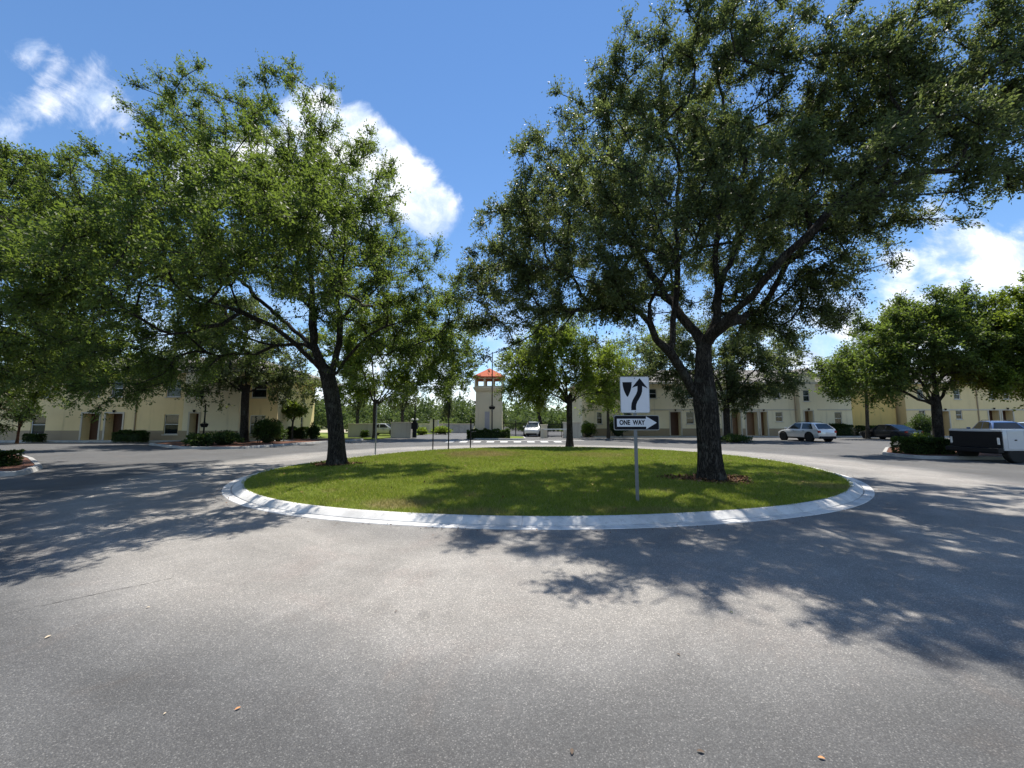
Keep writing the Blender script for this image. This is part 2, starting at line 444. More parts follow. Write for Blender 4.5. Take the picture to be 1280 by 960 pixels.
MT['white'] = M_flat('white_vinyl', (0.72, 0.72, 0.70), 0.5, var=0.06)
MT['blind'] = M_flat('window_blind', (0.62, 0.64, 0.66), 0.7, var=0.08)
MT['glass'] = M_glass()
MT['cglass'] = M_glass('car_glass', (0.01, 0.014, 0.018), 0.8)
MT['shingle'] = M_flat('roof_shingle', (0.20, 0.185, 0.17), 0.9, var=0.3, scale=9, bump=0.6)
MT['black'] = M_flat('black_metal', (0.009, 0.009, 0.011), 0.55, var=0.2, spec=0.2)
MT['steel'] = M_flat('galvanised_steel', (0.20, 0.205, 0.21), 0.5, 0.6, var=0.2, scale=20)
MT['alu'] = M_flat('sign_aluminium', (0.34, 0.34, 0.34), 0.5, 0.5, var=0.15)
MT['signwhite'] = M_flat('sign_white', (0.70, 0.70, 0.74), 0.45, var=0.07, scale=5)
MT['signblack'] = M_flat('sign_black', (0.010, 0.010, 0.014), 0.6, var=0.2, spec=0.12)
MT['mulch'] = M_flat('red_mulch', (0.13, 0.055, 0.032), 0.95, var=0.6, scale=25, bump=0.9)
MT['soil'] = M_flat('meadow_ground', (0.13, 0.14, 0.06), 0.95, var=0.5, scale=0.6, bump=0.5)
MT['sand'] = M_flat('sandy_verge', (0.42, 0.36, 0.27), 0.95, var=0.3, scale=2.0)
MT['tyre'] = M_flat('tyre_rubber', (0.018, 0.018, 0.018), 0.85)
MT['rim'] = M_flat('wheel_rim', (0.42, 0.42, 0.43), 0.35, 0.8)
MT['red'] = M_flat('tail_lamp_red', (0.35, 0.012, 0.012), 0.2)
MT['lamp'] = M_flat('clear_lamp', (0.75, 0.75, 0.75), 0.15)
MT['paintwhite'] = M_flat('road_paint', (0.72, 0.72, 0.70), 0.7, var=0.15, scale=8)
MT['bark'] = M_bark('oak_bark')
MT['bark2'] = M_bark('pale_bark', (0.07, 0.055, 0.04), (0.22, 0.18, 0.14))
MT['leaf_a'] = M_leaf('oak_leaf_green', (0.032, 0.055, 0.018), (0.092, 0.135, 0.038), (0.22, 0.31, 0.045), tmix=0.42)
MT['leaf_b'] = M_leaf('oak_leaf_dark', (0.038, 0.056, 0.024), (0.105, 0.135, 0.058), (0.21, 0.27, 0.070), gloss=0.52, tmix=0.38, spec=0.28)
MT['leaf_c'] = M_leaf('light_leaf', (0.045, 0.078, 0.016), (0.12, 0.175, 0.032), (0.30, 0.40, 0.04), tmix=0.45)
MT['leaf_d'] = M_leaf('shrub_leaf', (0.018, 0.036, 0.010), (0.06, 0.10, 0.022), (0.12, 0.20, 0.03), tmix=0.3)
MT['leaf_far'] = M_leaf('woodland_leaf', (0.028, 0.055, 0.020), (0.11, 0.155, 0.05), (0.15, 0.21, 0.05), tmix=0.35, gloss=0.7, spec=0.2)

def M_tiles():
    m, nt, out = new_mat('red_roof_tiles'); s = NT(nt); o = s.obj()
    wv = s.n('ShaderNodeTexWave', wave_type='BANDS', bands_direction='Z'); nt.links.new(o, wv.inputs[0]); wv.inputs['Scale'].default_value = 4
    c = s.mix(s.noise(o, 5, 5, 0.7), (0.36, 0.075, 0.035), (0.62, 0.16, 0.08))
    s.bsdf(out, c, 0.8, s.bump(wv.outputs['Fac'], 0.6, 0.03), spec=0.2)
    return m
MT['tiles'] = M_tiles()
MT['greyglass'] = M_flat('grey_shutter', (0.36, 0.34, 0.36), 0.5)

# ================================================================ GROUND, ROAD, ISLAND
def struct(name, mb, mats, smooth=None):
    o = mb.build(name, mats, None, smooth); o['kind'] = 'structure'; return o
def flat_poly(pts, z, mi=0, mb=None):
    mb = mb or MB(); n = len(pts)
    a = sum(pts[i][0] * pts[(i + 1) % n][1] - pts[(i + 1) % n][0] * pts[i][1] for i in range(n))
    if a < 0: pts = pts[::-1]
    mb.add([(x, y, z) for x, y in pts], [tuple(range(n))], mi); return mb

struct('ground', flat_poly([(-1500, -1500), (1500, -1500), (1500, 2500), (-1500, 2500)], -0.012), MT['soil'])
# the asphalt: roundabout, car parks and the drive to the gate
road = [(-90, -14), (95, -14), (95, 43.4), (9.0, 43.4), (8.6, 46), (9, 140), (-8, 140), (-11.2, 60), (-12.6, 43), (-13.6, 37.5), (-17.5, 32.9), (-90, 32.9)]
struct('road', flat_poly(road, 0.0), MT['asphalt'])

# island outline from the photograph (lawn edge, z about 0.1)
edge_px = [(301, 606), (311, 617.5), (332, 623), (362, 629), (401, 634), (430, 636), (487, 639.5), (560, 643), (640, 645.5), (720, 646), (800, 643.5), (880, 638.5), (960, 633.5), (1011, 629.5), (1040, 622), (1063, 611), (1052, 596),
           (1036, 590), (1005, 582.5), (960, 574.8), (909, 568.5), (832, 562.5), (740, 559.0), (640, 559.0), (540, 562.5), (470, 569), (440, 572.5), (412, 576), (360, 582), (322, 591), (306, 598)]
ISL_Z = 0.10
ip = np.array([G(x, y, ISL_Z) for x, y in edge_px])
IC = np.array([1.5, 15.8])
ang = np.arctan2(ip[:, 1] - IC[1], ip[:, 0] - IC[0]); rad = np.hypot(ip[:, 0] - IC[0], ip[:, 1] - IC[1])
o_ = np.argsort(ang); ang, rad = ang[o_], rad[o_]
TH = np.linspace(-math.pi, math.pi, 361)[:-1]
RAD = np.interp(TH, np.r_[ang - 2 * math.pi, ang, ang + 2 * math.pi], np.r_[rad, rad, rad])
ker = np.exp(-0.5 * (np.arange(-24, 25) / 9.0) ** 2); ker /= ker.sum()
RAD = np.convolve(np.r_[RAD[-24:], RAD, RAD[:24]], ker, 'valid')
def isl_r(th): return np.interp((th + math.pi) % (2 * math.pi) - math.pi, np.r_[TH, math.pi], np.r_[RAD, RAD[0]])
def lawn_z(x, y):
    d = math.hypot(x - IC[0], y - IC[1]) / float(isl_r(math.atan2(y - IC[1], x - IC[0])))
    return ISL_Z - 0.012 + 0.09 * max(0.0, 1 - d * d)
# kerb: gutter pan and mountable face swept round the outline, in cast lengths with open joints
prof = [(0.415, -0.004), (0.405, 0.010), (0.237, 0.016), (0.229, -0.003), (0.221, -0.003), (0.214, 0.022), (0.10, 0.095), (0.055, 0.112), (0.0, 0.114), (-0.03, 0.105), (-0.04, 0.0)]
mb = MB(); n = 720
for i in range(n):
    pass
segs = 22; per = n // segs + 1
perim = np.linspace(-math.pi, math.pi, n + 1)
for sgi in range(segs):
    t0 = -math.pi + 2 * math.pi * sgi / segs + 0.00022; t1 = -math.pi + 2 * math.pi * (sgi + 1) / segs - 0.00022
    ths = np.linspace(t0, t1, 30); V = []; Fs = []; k = len(prof)
    dz = random.uniform(-0.001, 0.001); dr = 0.0
    for th in ths:
        r0 = float(isl_r(th))
        for d, z in prof: V.append((IC[0] + math.cos(th) * (r0 + d + dr), IC[1] + math.sin(th) * (r0 + d + dr), z + (dz if z > 0.005 else 0)))
    for i in range(29):
        for j in range(k - 1): Fs.append((i * k + j, (i + 1) * k + j, (i + 1) * k + j + 1, i * k + j + 1))
    mb.add(V, Fs)
struct('kerb', mb, MT['kerb'], 40)
# lawn
mb = MB(); V = [(IC[0], IC[1], lawn_z(*IC))]; Fs = []; rings = 24; ns = 180
for i in range(1, rings + 1):
    for j in range(ns):
        th = 2 * math.pi * j / ns; r = float(isl_r(th)) * i / rings * 1.0 - (0.02 if i == rings else 0)
        x, y = IC[0] + r * math.cos(th), IC[1] + r * math.sin(th)
        V.append((x, y, lawn_z(x, y) + 0.012 * math.sin(x * 2.3 + y) * math.sin(y * 1.9) * (i < rings)))
for j in range(ns): Fs.append((0, 1 + j, 1 + (j + 1) % ns))
for i in range(rings - 1):
    for j in range(ns): Fs.append((1 + i * ns + j, 1 + (i + 1) * ns + j, 1 + (i + 1) * ns + (j + 1) % ns, 1 + i * ns + (j + 1) % ns))
mb.add(V, Fs); struct('lawn', mb, MT['turf'], 60)

def blades(P, size, seed, name, mat, lean=0.6, wide=0.0013):
    r = np.random.default_rng(seed); nP = len(P)
    dist = np.hypot(P[:, 0], P[:, 1])
    h = size * r.uniform(0.5, 1.25, nP); wd = np.maximum(0.004, dist * wide) * r.uniform(0.7, 1.3, nP)
    a = r.uniform(0, 2 * math.pi, nP); b = r.uniform(0, 2 * math.pi, nP); ln = r.uniform(0.1, lean, nP) * h
    sx, sy = np.cos(a) * wd / 2, np.sin(a) * wd / 2
    V = np.empty((nP, 3, 3))
    V[:, 0] = np.c_[P[:, 0] - sx, P[:, 1] - sy, P[:, 2]]
    V[:, 1] = np.c_[P[:, 0] + sx, P[:, 1] + sy, P[:, 2]]
    V[:, 2] = np.c_[P[:, 0] + np.cos(b) * ln, P[:, 1] + np.sin(b) * ln, P[:, 2] + h]
    o = np_mesh(name, V.reshape(-1, 3), np.arange(nP * 3).reshape(-1, 3), mat, attr=r.random(nP))
    o['kind'] = 'stuff'; return o
nb = 420000
r_ = np.random.default_rng(3)
th = r_.uniform(-math.pi, math.pi, nb * 2); rr = np.sqrt(r_.random(nb * 2)) * (isl_r(th) + 0.02 + 0.03 * np.sin(th * 37) * np.sin(th * 11 + 1))
px_, py_ = IC[0] + rr * np.cos(th), IC[1] + rr * np.sin(th)
keep = r_.random(nb * 2) < np.clip((8.5 / np.hypot(px_, py_)) ** 1.6, 0.05, 1)
px_, py_ = px_[keep], py_[keep]
TREE_SPOTS = [G(420, 580, 0.13), G(887, 598, 0.15)]
for tx, ty in TREE_SPOTS:
    d = np.hypot((px_ - tx) / 1.25, (py_ - ty) / 0.9); kk = d > 0.45 + 0.75 * r_.random(len(d)) ** 1.5; px_, py_ = px_[kk], py_[kk]
th = np.arctan2(py_ - IC[1], px_ - IC[0]); d = np.hypot(px_ - IC[0], py_ - IC[1]) / isl_r(th)
pz_ = ISL_Z - 0.02 + 0.09 * np.maximum(0, 1 - d * d)
blades(np.c_[px_, py_, pz_], 0.062, 5, 'lawn_grass', MT['blade'], lean=1.1)

# seam in the asphalt on the left, low sidewalks, beds and painted marks
def strip(pts, wdt, z, mb=None, mi=0):
    mb = mb or MB(); P = [Vector((x, y, 0)) for x, y in pts]; V = []; Fs = []
    for i, p in enumerate(P):
        t = (P[min(i + 1, len(P) - 1)] - P[max(0, i - 1)]).normalized(); nrm = Vector((-t.y, t.x, 0))
        ww = wdt[i] if hasattr(wdt, '__len__') else wdt
        V += [(*(p + nrm * ww / 2).xy, z), (*(p - nrm * ww / 2).xy, z)]
    for i in range(len(P) - 1): Fs.append((2 * i, 2 * i + 1, 2 * i + 3, 2 * i + 2))
    return mb.add(V, Fs, mi)
MT['seam'] = M_flat('asphalt_seam', (0.075, 0.072, 0.07), 0.9, var=0.5, scale=8)
sp = []
for t in np.linspace(0, 1, 46):
    x, y = G(-60 + 275 * t, 781 - 58 * t); sp.append((x + random.uniform(-0.006, 0.006), y + random.uniform(-0.008, 0.008)))
struct('pavement_seam', strip(sp, [random.uniform(0.003, 0.012) for _ in sp], 0.004), MT['seam'])

def slab(name, pts, z, m, z0=-0.006):           # a low solid slab with a plan outline
    n = len(pts); a = sum(pts[i][0] * pts[(i + 1) % n][1] - pts[(i + 1) % n][0] * pts[i][1] for i in range(n))
    if a < 0: pts = pts[::-1]
    mb = MB(); mb.prism(pts, z0, z); return struct(name, mb, m)
slab('sidewalk', [(-90, 32.6), (-18.6, 32.6), (-18.6, 33.97), (-90, 33.97)], 0.13, MT['walk'])
slab('sidewalk', [(9.0, 43.3), (95, 43.3), (95, 44.6), (9.0, 44.6)], 0.13, MT['walk'])
slab('house_bed', [(9.0, 44.605), (95, 44.605), (95, 47), (9, 47)], 0.11, MT['mulch'])

def ring_kerb(name, pts, wdt, h, m):            # kerb round a closed planter outline (ccw)
    n = len(pts); P = [Vector((x, y, 0)) for x, y in pts]
    if sum(P[i].x * P[(i + 1) % n].y - P[(i + 1) % n].x * P[i].y for i in range(n)) < 0: P = P[::-1]
    mb = MB(); V = []; Fs = []; pr = [(wdt, 0.0), (wdt * 0.75, h * 0.9), (wdt * 0.6, h), (0, h), (0, 0)]; k = len(pr)
    for i in range(n):
        t = (P[(i + 1) % n] - P[i - 1]).normalized(); nr = Vector((t.y, -t.x, 0))
        for d, z in pr: V.append((*(P[i] + nr * d).xy, z))
    for i in range(n):
        for j in range(k - 1): Fs.append((i * k + j, ((i + 1) % n) * k + j, ((i + 1) % n) * k + j + 1, i * k + j + 1))
    mb.add(V, Fs); return struct(name, mb, m, 30)
def rounded(pts, r=0.8, k=6):
    out = []; n = len(pts); P = [Vector((x, y)) for x, y in pts]
    for i in range(n):
        a, b, c = P[i - 1], P[i], P[(i + 1) % n]
        d1 = min(r, (a - b).length * 0.45); d2 = min(r, (c - b).length * 0.45)
        p, q = b + (a - b).normalized() * d1, b + (c - b).normalized() * d2
        for j in range(k + 1):
            t = j / k; out.append(tuple(p * (1 - t) ** 2 + b * (2 * t * (1 - t)) + q * t * t))
    return out
def bed(name, pts, m, r=0.8, h=0.12):
    pts = rounded(pts, r)
    ring_kerb('kerb', pts, 0.2, h + 0.02, MT['concrete']); return slab(name, pts, h, m)
left_bed = [G(-200, 590), G(-200, 566), G(2, 566), G(34, 576), G(44, 586), G(20, 595)]
bed('planting_bed', left_bed, MT['mulch'], 0.5)
house_bed = [G(188, 556), G(232, 561), G(300, 561), G(348, 557.5), G(408, 553), (-13.9, 36.2), (-14.4, 38), (-20.2, 38), (-20.2, 33.6), (-27.2, 32.4)]
bed('planting_bed', house_bed, MT['mulch'], 0.6)
right_bed = [G(1108, 569), G(1150, 573.5), (21.5, 17.75), (28, 18.4), (28, 25), (23.4, 24.6)]
bed('planting_bed', right_bed, MT['mulch'], 0.7)
slab('gate_verge', [(-13.6, 38.2), (-12.9, 43.5), (-11.4, 60), (-9, 100), (-40, 100), (-40, 43), (-19.8, 43), (-19.8, 38.2)], 0.06, MT['turf'])
slab('sandy_verge', [(-11.0, 62), (-8.2, 100), (-39, 100), (-39, 62)], 0.075, MT['sand'], 0.05)
slab('meadow', [(9.2, 47.2), (9.2, 140), (60, 140), (60, 60), (40, 60), (40, 47.2)], 0.05, MT['turf'])
# crosswalk bars before the gate tower
for k in range(9):
    x = -5.6 + 1.15 * k
    mb = MB(); mb.box(x, x + 0.62, 33.0, 34.6, 0.003, 0.006); o = struct('crosswalk_bar', mb, MT['paintwhite'])
mb = MB(); strip([(-6.0, 36.2), (6.6, 36.2)], 0.3, 0.005, mb); struct('stop_line', mb, MT['paintwhite'])
# kerbed island of the tower
tw = [(-3.6, 38.2), (0.6, 37.6), (1.2, 38.2), (1.2, 43), (0.4, 44), (-3.2, 44), (-4.0, 43)]
bed('tower_island', tw, MT['turf'], 0.6)

# ================================================================ HOUSES
def facade(root, org, rz, W, H, ops, wall_m, name='wall', dado=None, z0=0.0, belt=None):
    """A wall W wide and H high facing local -Y, with real openings; ops = (kind, x0, x1, z0, z1)."""
    mat = Matrix.Translation(org) @ Matrix.Rotation(rz, 4, 'Z')
    xs = sorted({0.0, W} | {v for o in ops for v in (o[1], o[2])})
    mb = MB()
    for a, b in zip(xs[:-1], xs[1:]):
        if b - a < 1e-4: continue
        cuts = sorted((o[3], o[4]) for o in ops if o[1] <= a + 1e-4 and o[2] >= b - 1e-4)
        z = z0
        for c0, c1 in cuts:
            if c0 > z + 1e-4: mb.quad((a, 0, z), (b, 0, z), (b, 0, c0), (a, 0, c0))
            z = c1
        if H > z + 1e-4: mb.quad((a, 0, z), (b, 0, z), (b, 0, H), (a, 0, H))
    for kind, x0, x1, a0, a1 in ops:
        d = 0.16 if kind == 'win' else 0.75
        mb.quad((x0, 0, a0), (x0, d, a0), (x0, d, a1), (x0, 0, a1)); mb.quad((x1, d, a0), (x1, 0, a0), (x1, 0, a1), (x1, d, a1))
        mb.quad((x0, 0, a1), (x0, d, a1), (x1, d, a1), (x1, 0, a1)); mb.quad((x0, d, a0), (x0, 0, a0), (x1, 0, a0), (x1, d, a0))
    wob = mb.build(name, wall_m, root); wob.matrix_local = mat
    def part(m, nm, mats, par=None, sm=None):
        o = m.build(nm, mats, par or root, sm)
        if par is None: o.matrix_local = mat
        return o
    for kind, x0, x1, a0, a1 in ops:
        if kind == 'win':
            f = MB(); t = 0.055
            for q in ((x0, x0 + t, a0, a1), (x1 - t, x1, a0, a1), (x0 + t, x1 - t, a0, a0 + t), (x0 + t, x1 - t, a1 - t, a1), (x0 + t, x1 - t, (a0 + a1) / 2 - 0.025, (a0 + a1) / 2 + 0.025)):
                f.box(q[0] + 0.002, q[1] - 0.002, 0.07, 0.14, q[2] + 0.002, q[3] - 0.002)
            f.quad((x0, 0.5, a0), (x1, 0.5, a0), (x1, 0.5, a1), (x0, 0.5, a1), 1)
            fo = part(f, 'window', [MT['white'], MT['dark']])
            p = MB(); p.box(x0 + t, x1 - t, 0.10, 0.108, a0 + t, a1 - t); part(p, 'pane', MT['glass'], fo)
            bl = random.choice([0.5, 0.5, 0.62, 0.35, 0.9]); b = MB()
            zt = a1 - t; zb = a1 - t - (a1 - a0 - 2 * t) * bl; k = int((zt - zb) / 0.05)
            for i in range(k):
                z = zt - 0.05 * i; b.add([(x0 + t, 0.17, z), (x1 - t, 0.17, z), (x1 - t, 0.20, z - 0.047), (x0 + t, 0.20, z - 0.047)], [(0, 1, 2, 3)])
            part(b, 'blind', MT['blind'], fo)
            s = MB(); s.box(x0 - 0.08, x1 + 0.08, -0.07, 0.06, a0 - 0.09, a0 - 0.003); part(s, 'sill', MT['trim'], fo)
        elif kind in ('door', 'door2', 'alcove'):
            d = MB(); dm = MT['door2'] if kind == 'door2' else MT['door']
            t = 0.07
            d.box(x0, x0 + t, 0.66, 0.74, a0, a1); d.box(x1 - t, x1, 0.66, 0.74, a0, a1); d.box(x0 + t, x1 - t, 0.66, 0.74, a1 - t, a1)
            xa, xb = x0 + t + 0.004, x1 - t - 0.004
            d.box(xa, xb, 0.70, 0.745, a0, a1 - t - 0.004)
            for zz0, zz1 in ((0.12, 0.42), (0.50, 0.92)):
                hh = a1 - a0 - t
                for u0, u1 in ((0.12, 0.46), (0.54, 0.88)):
                    d.box(xa + (xb - xa) * u0, xa + (xb - xa) * u1, 0.688, 0.702, a0 + hh * zz0, a0 + hh * zz1, bev=0.006)
            do = part(d, 'door', dm)
            h = MB(); h.lathe([(0.0, 0), (0.028, 0.004), (0.03, 0.03), (0.012, 0.05), (0.01, 0.07)], 10, 0, Matrix.Translation((xb - 0.09, 0.70, a0 + 1.0)) @ Matrix.Rotation(R(90), 4, 'X')); part(h, 'handle', MT['steel'], do)
            g = MB()
            for q in ((x0 - 0.14, x0 - 0.002, a0, a1 + 0.14), (x1 + 0.002, x1 + 0.14, a0, a1 + 0.14), (x0 - 0.002, x1 + 0.002, a1 + 0.002, a1 + 0.14)):
                g.box(q[0], q[1], -0.05, 0.02, q[2], q[3])
            part(g, 'door_surround', MT['trim'])
            l = MB(); lx = (x0 + x1) / 2
            l.box(lx - 0.09, lx + 0.09, -0.16, -0.052, a1 + 0.24, a1 + 0.30); l.lathe([(0.05, 0), (0.085, 0.10), (0.06, 0.15)], 8, 0, Matrix.Translation((lx, -0.12, a1 + 0.10)))
            part(l, 'wall_lamp', MT['black'])
    if dado:
        b = MB(); x = 0.0
        for o in sorted([o for o in ops if o[3] < dado], key=lambda o: o[1]) + [(0, W, W, 0, 0)]:
            g = 0.145 if o[0] in ('door', 'door2') else 0.0
            xe = o[1] - g
            if xe > x + 0.02: b.box(x, xe, -0.03, 0.01, z0 + 0.003, dado)
            if o[0] == 'win': b.box(o[1], o[2], -0.03, 0.01, z0 + 0.003, o[3] - 0.095); g = 0.0
            elif b.v: part(b, 'dado_band', MT['band']); b = MB()
            x = o[2] + (0.145 if o[0] in ('door', 'door2') else 0.0)
        if b.v: part(b, 'dado_band', MT['band'])
    if belt:
        b = MB(); b.box(0, W, -0.045, 0.01, belt, belt + 0.16, bev=0.01); part(b, 'belt_course', MT['trim'])
    return mat
def hip_roof(root, x0, x1, y0, y1, z, h, over=0.55, m=None, gable=None):
    x0 -= over; x1 += over; y0 -= over; y1 += over
    mb = MB(); d = (y1 - y0) / 2
    V = [(x0, y0, z), (x1, y0, z), (x1, y1, z), (x0, y1, z), (x0 + d, (y0 + y1) / 2, z + h), (x1 - d, (y0 + y1) / 2, z + h)]
    mb.add(V, [(0, 1, 5, 4), (1, 2, 5), (2, 3, 4, 5), (3, 0, 4)])
    r = mb.build('roof', m or MT['shingle'], root)
    f = MB(); f.box(x0, x1, y0 - 0.02, y0 + 0.02, z - 0.2, z + 0.03); f.box(x0, x1, y1 - 0.02, y1 + 0.02, z - 0.2, z + 0.03)
    f.box(x0 - 0.02, x0 + 0.02, y0 + 0.021, y1 - 0.021, z - 0.2, z + 0.03); f.box(x1 - 0.02, x1 + 0.02, y0 + 0.021, y1 - 0.021, z - 0.2, z + 0.03)
    f.box(x0 + 0.025, x1 - 0.025, y0 + 0.025, y1 - 0.025, z - 0.12, z - 0.08)
    f.build('fascia', MT['trim'], root)
    return r
def downspout(root, x, y, z):
    d = MB(); d.box(x - 0.05, x + 0.05, y - 0.09, y - 0.005, 0.05, z, bev=0.012); d.box(x - 0.05, x + 0.05, y - 0.22, y - 0.092, 0.05, 0.14, bev=0.012)
    d.build('downspout', MT['band'], root)

# ---- left house (front wall 34 m away, its end wall in the sun)
YL, HL = 34.0, 6.1
xl0, xl1 = XP(-70, YL), XP(346, YL)
root = empty('townhouse', (0, 0, 0), label='two storey cream stucco townhouse in shade left of the left oak, brown doors', cat='house', group='stucco townhouses')
LX = lambda p: XP(p, YL) - xl0
LZ = lambda p: ZP(p, YL)
bx0, bx1 = LX(234), LX(303)
def win(p0, p1, q0, q1): return ('win', LX(p0), LX(p1), LZ(q1), LZ(q0))
ops = [win(-24, -7, 519, 543), win(-24, -7, 476, 497), win(39, 57, 519, 543), win(42, 59, 476, 497), ('door', LX(103), LX(124), 0.14, LZ(517)), ('door', LX(132), LX(153), 0.14, LZ(517)),
       win(205, 223, 518, 543), win(205, 223, 475, 496), win(106, 121, 475, 496), win(135, 150, 475, 496)]
facade(root, (xl0, YL, 0), 0, bx0, HL, ops, MT['cream'], dado=0.95)
BF = 0.5                                        # the bay stands proud of the wall
bops = [('door', LX(243) - bx0, LX(254) - bx0, 0.14, LZ(517)), ('win', LX(246) - bx0, LX(258) - bx0, LZ(498), LZ(479))]
facade(root, (xl0 + bx0, YL - BF, 0), 0, bx1 - bx0, HL + 0.6, bops, MT['cream2'], name='bay_wall', dado=0.95)
m = MB(); m.quad((xl0 + bx0, YL, 0), (xl0 + bx0, YL - BF, 0), (xl0 + bx0, YL - BF, HL + .6), (xl0 + bx0, YL, HL + .6)); m.build('bay_side', MT['cream2'], root); m = MB(); m.quad((xl0 + bx1, YL - BF, 0), (xl0 + bx1, YL, 0), (xl0 + bx1, YL, HL + .6), (xl0 + bx1, YL - BF, HL + .6))
m.build('bay_side', MT['cream2'], root)
m = MB(); a, b, y0, z0 = xl0 + bx0 - .3, xl0 + bx1 + .3, YL - BF - .3, HL + .6; mid = (a + b) / 2
m.add([(a, y0, z0), (b, y0, z0), (b, YL + 4, z0), (a, YL + 4, z0), (mid, y0 + 2.2, z0 + 1.1), (mid, YL + 4, z0 + 1.1)], [(0, 1, 4), (1, 2, 5, 4), (3, 0, 4, 5), (2, 3, 5), (0, 3, 2, 1)]); m.build('bay_roof', MT['shingle'], root)
rops = [('win', LX(312) - bx1, LX(331) - bx1, LZ(543), LZ(519)), ('win', LX(312) - bx1, LX(331) - bx1, LZ(497), LZ(476))]
facade(root, (xl0 + bx1, YL, 0), 0, xl1 - xl0 - bx1, HL, rops, MT['cream'], dado=0.95)
YLB = 46.5
eo = [('win', 7.4, 8.3, 1.0, 2.2), ('win', 7.4, 8.3, 3.8, 5.0)]
EA = R(104)                                      # the end wall stands a little off square, towards the sun
EL = (YLB - YL) / math.sin(EA); xe1 = xl1 + EL * math.cos(EA)
facade(root, (xl1, YL, 0), EA, EL, HL, eo, MT['cream'], name='end_wall')
m = MB(); m.quad((xe1, YLB, 0), (xl0, YLB, 0), (xl0, YLB, HL), (xe1, YLB, HL)); m.quad((xl0, YLB, 0), (xl0, YL, 0), (xl0, YL, HL), (xl0, YLB, HL)); m.build('rear_wall', MT['cream'], root)
hip_roof(root, xl0, xl1 - .25, YL, YLB, HL, 2.3)
downspout(root, XP(169, YL), YL, HL); downspout(root, XP(305, YL), YL, HL)

# ---- long pale house on the right
YB, HB = 46.0, 6.3
def right_house(p0, p1, label, wallm, ops_px, gable=None, depth=9.0, spouts=(), nameroof=2.2):
    x0, x1 = XP(p0, YB), XP(p1, YB)
    rt = empty('townhouse', (0, 0, 0), label=label, cat='house', group='stucco townhouses')
    X = lambda p: XP(p, YB) - x0
    Z = lambda p: ZP(p, YB)
    ops = []
    for k, a, b, q0, q1 in ops_px:
        ops.append((k, X(a), X(b), Z(q1) if k == 'win' else 0.12, Z(q0)))
    if gable:
        g0, g1 = X(gable[0]), X(gable[1])
        facade(rt, (x0, YB, 0), 0, g0, HB, [o for o in ops if o[2] <= g0], wallm, dado=0.95, belt=3.05)
        facade(rt, (x0 + g1, YB, 0), 0, x1 - x0 - g1, HB, [(o[0], o[1] - g1, o[2] - g1, o[3], o[4]) for o in ops if o[1] >= g1], wallm, dado=0.95, belt=3.05)
        gy = YB - 0.55; gh = HB + 0.9
        facade(rt, (x0 + g0, gy, 0), 0, g1 - g0, gh, [(o[0], o[1] - g0, o[2] - g0, o[3], o[4]) for o in ops if o[1] >= g0 and o[2] <= g1], MT['cream2'], name='bay_wall', dado=0.95)
        m = MB(); a, b = x0 + g0, x0 + g1; mid = (a + b) / 2
        m.quad((a, YB, 0), (a, gy, 0), (a, gy, gh), (a, YB, gh)); m.build('bay_side', MT['cream2'], rt); m = MB(); m.quad((b, gy, 0), (b, YB, 0), (b, YB, gh), (b, gy, gh))
        m.build('bay_side', MT['cream2'], rt); m = MB(); m.add([(a, gy, gh), (b, gy, gh), (mid, gy, gh + 0.75)], [(0, 1, 2)]); m.build('bay_gable', MT['cream2'], rt)
        m = MB(); e = .35; y0 = gy - .3; y1 = YB + 5
        m.add([(a - e, y0, gh - .25), (mid, y0, gh + 0.82), (b + e, y0, gh - .25), (a - e, y1, gh - .25), (mid, y1, gh + .82), (b + e, y1, gh - .25), (a - e, y0, gh - .4), (b + e, y0, gh - .4), (mid, y0, gh + .67)],
              [(0, 3, 4, 1), (1, 4, 5, 2), (0, 1, 8, 6), (1, 2, 7, 8)]); m.build('bay_roof', MT['shingle'], rt)
    else:
        facade(rt, (x0, YB, 0), 0, x1 - x0, HB, ops, wallm, dado=0.95, belt=3.05)
    m = MB()
    m.quad((x0, YB + depth, 0), (x0, YB, 0), (x0, YB, HB), (x0, YB + depth, HB)); m.quad((x1, YB, 0), (x1, YB + depth, 0), (x1, YB + depth, HB), (x1, YB, HB)); m.quad((x1, YB + depth, 0), (x0, YB + depth, 0), (x0, YB + depth, HB), (x1, YB + depth, HB))
    m.build('side_wall', wallm, rt)
    hip_roof(rt, x0, x1, YB, YB + depth, HB, nameroof)
    for p in spouts: downspout(rt, XP(p, YB), YB, HB)
    return rt
right_house(728, 1066, 'long pale townhouse with a gabled bay behind the silver crossover', MT['cream2'],
    [('win', 746, 753, 515, 530), ('win', 746, 753, 486, 498), ('win', 780, 790, 515, 530), ('win', 780, 790, 486, 498), ('win', 812, 822, 486, 498), ('door', 838, 851, 515, 545), ('win', 858, 868, 515, 530), ('win', 858, 868, 486, 498), ('win', 893, 900, 515, 530),
     ('door', 904, 913, 515, 545), ('door2', 915, 926, 515, 545), ('door2', 933, 947, 515, 545), ('door2', 951, 959, 515, 545), ('win', 940, 951, 487, 498), ('win', 908, 918, 487, 498), ('win', 968, 978, 487, 498), ('win', 970, 979, 515, 527),
     ('win', 1002, 1010, 488, 502), ('door2', 1002, 1012, 514, 545), ('win', 1044, 1053, 486, 498), ('win', 1044, 1053, 515, 531)], gable=(997, 1018), spouts=(995,), depth=10)
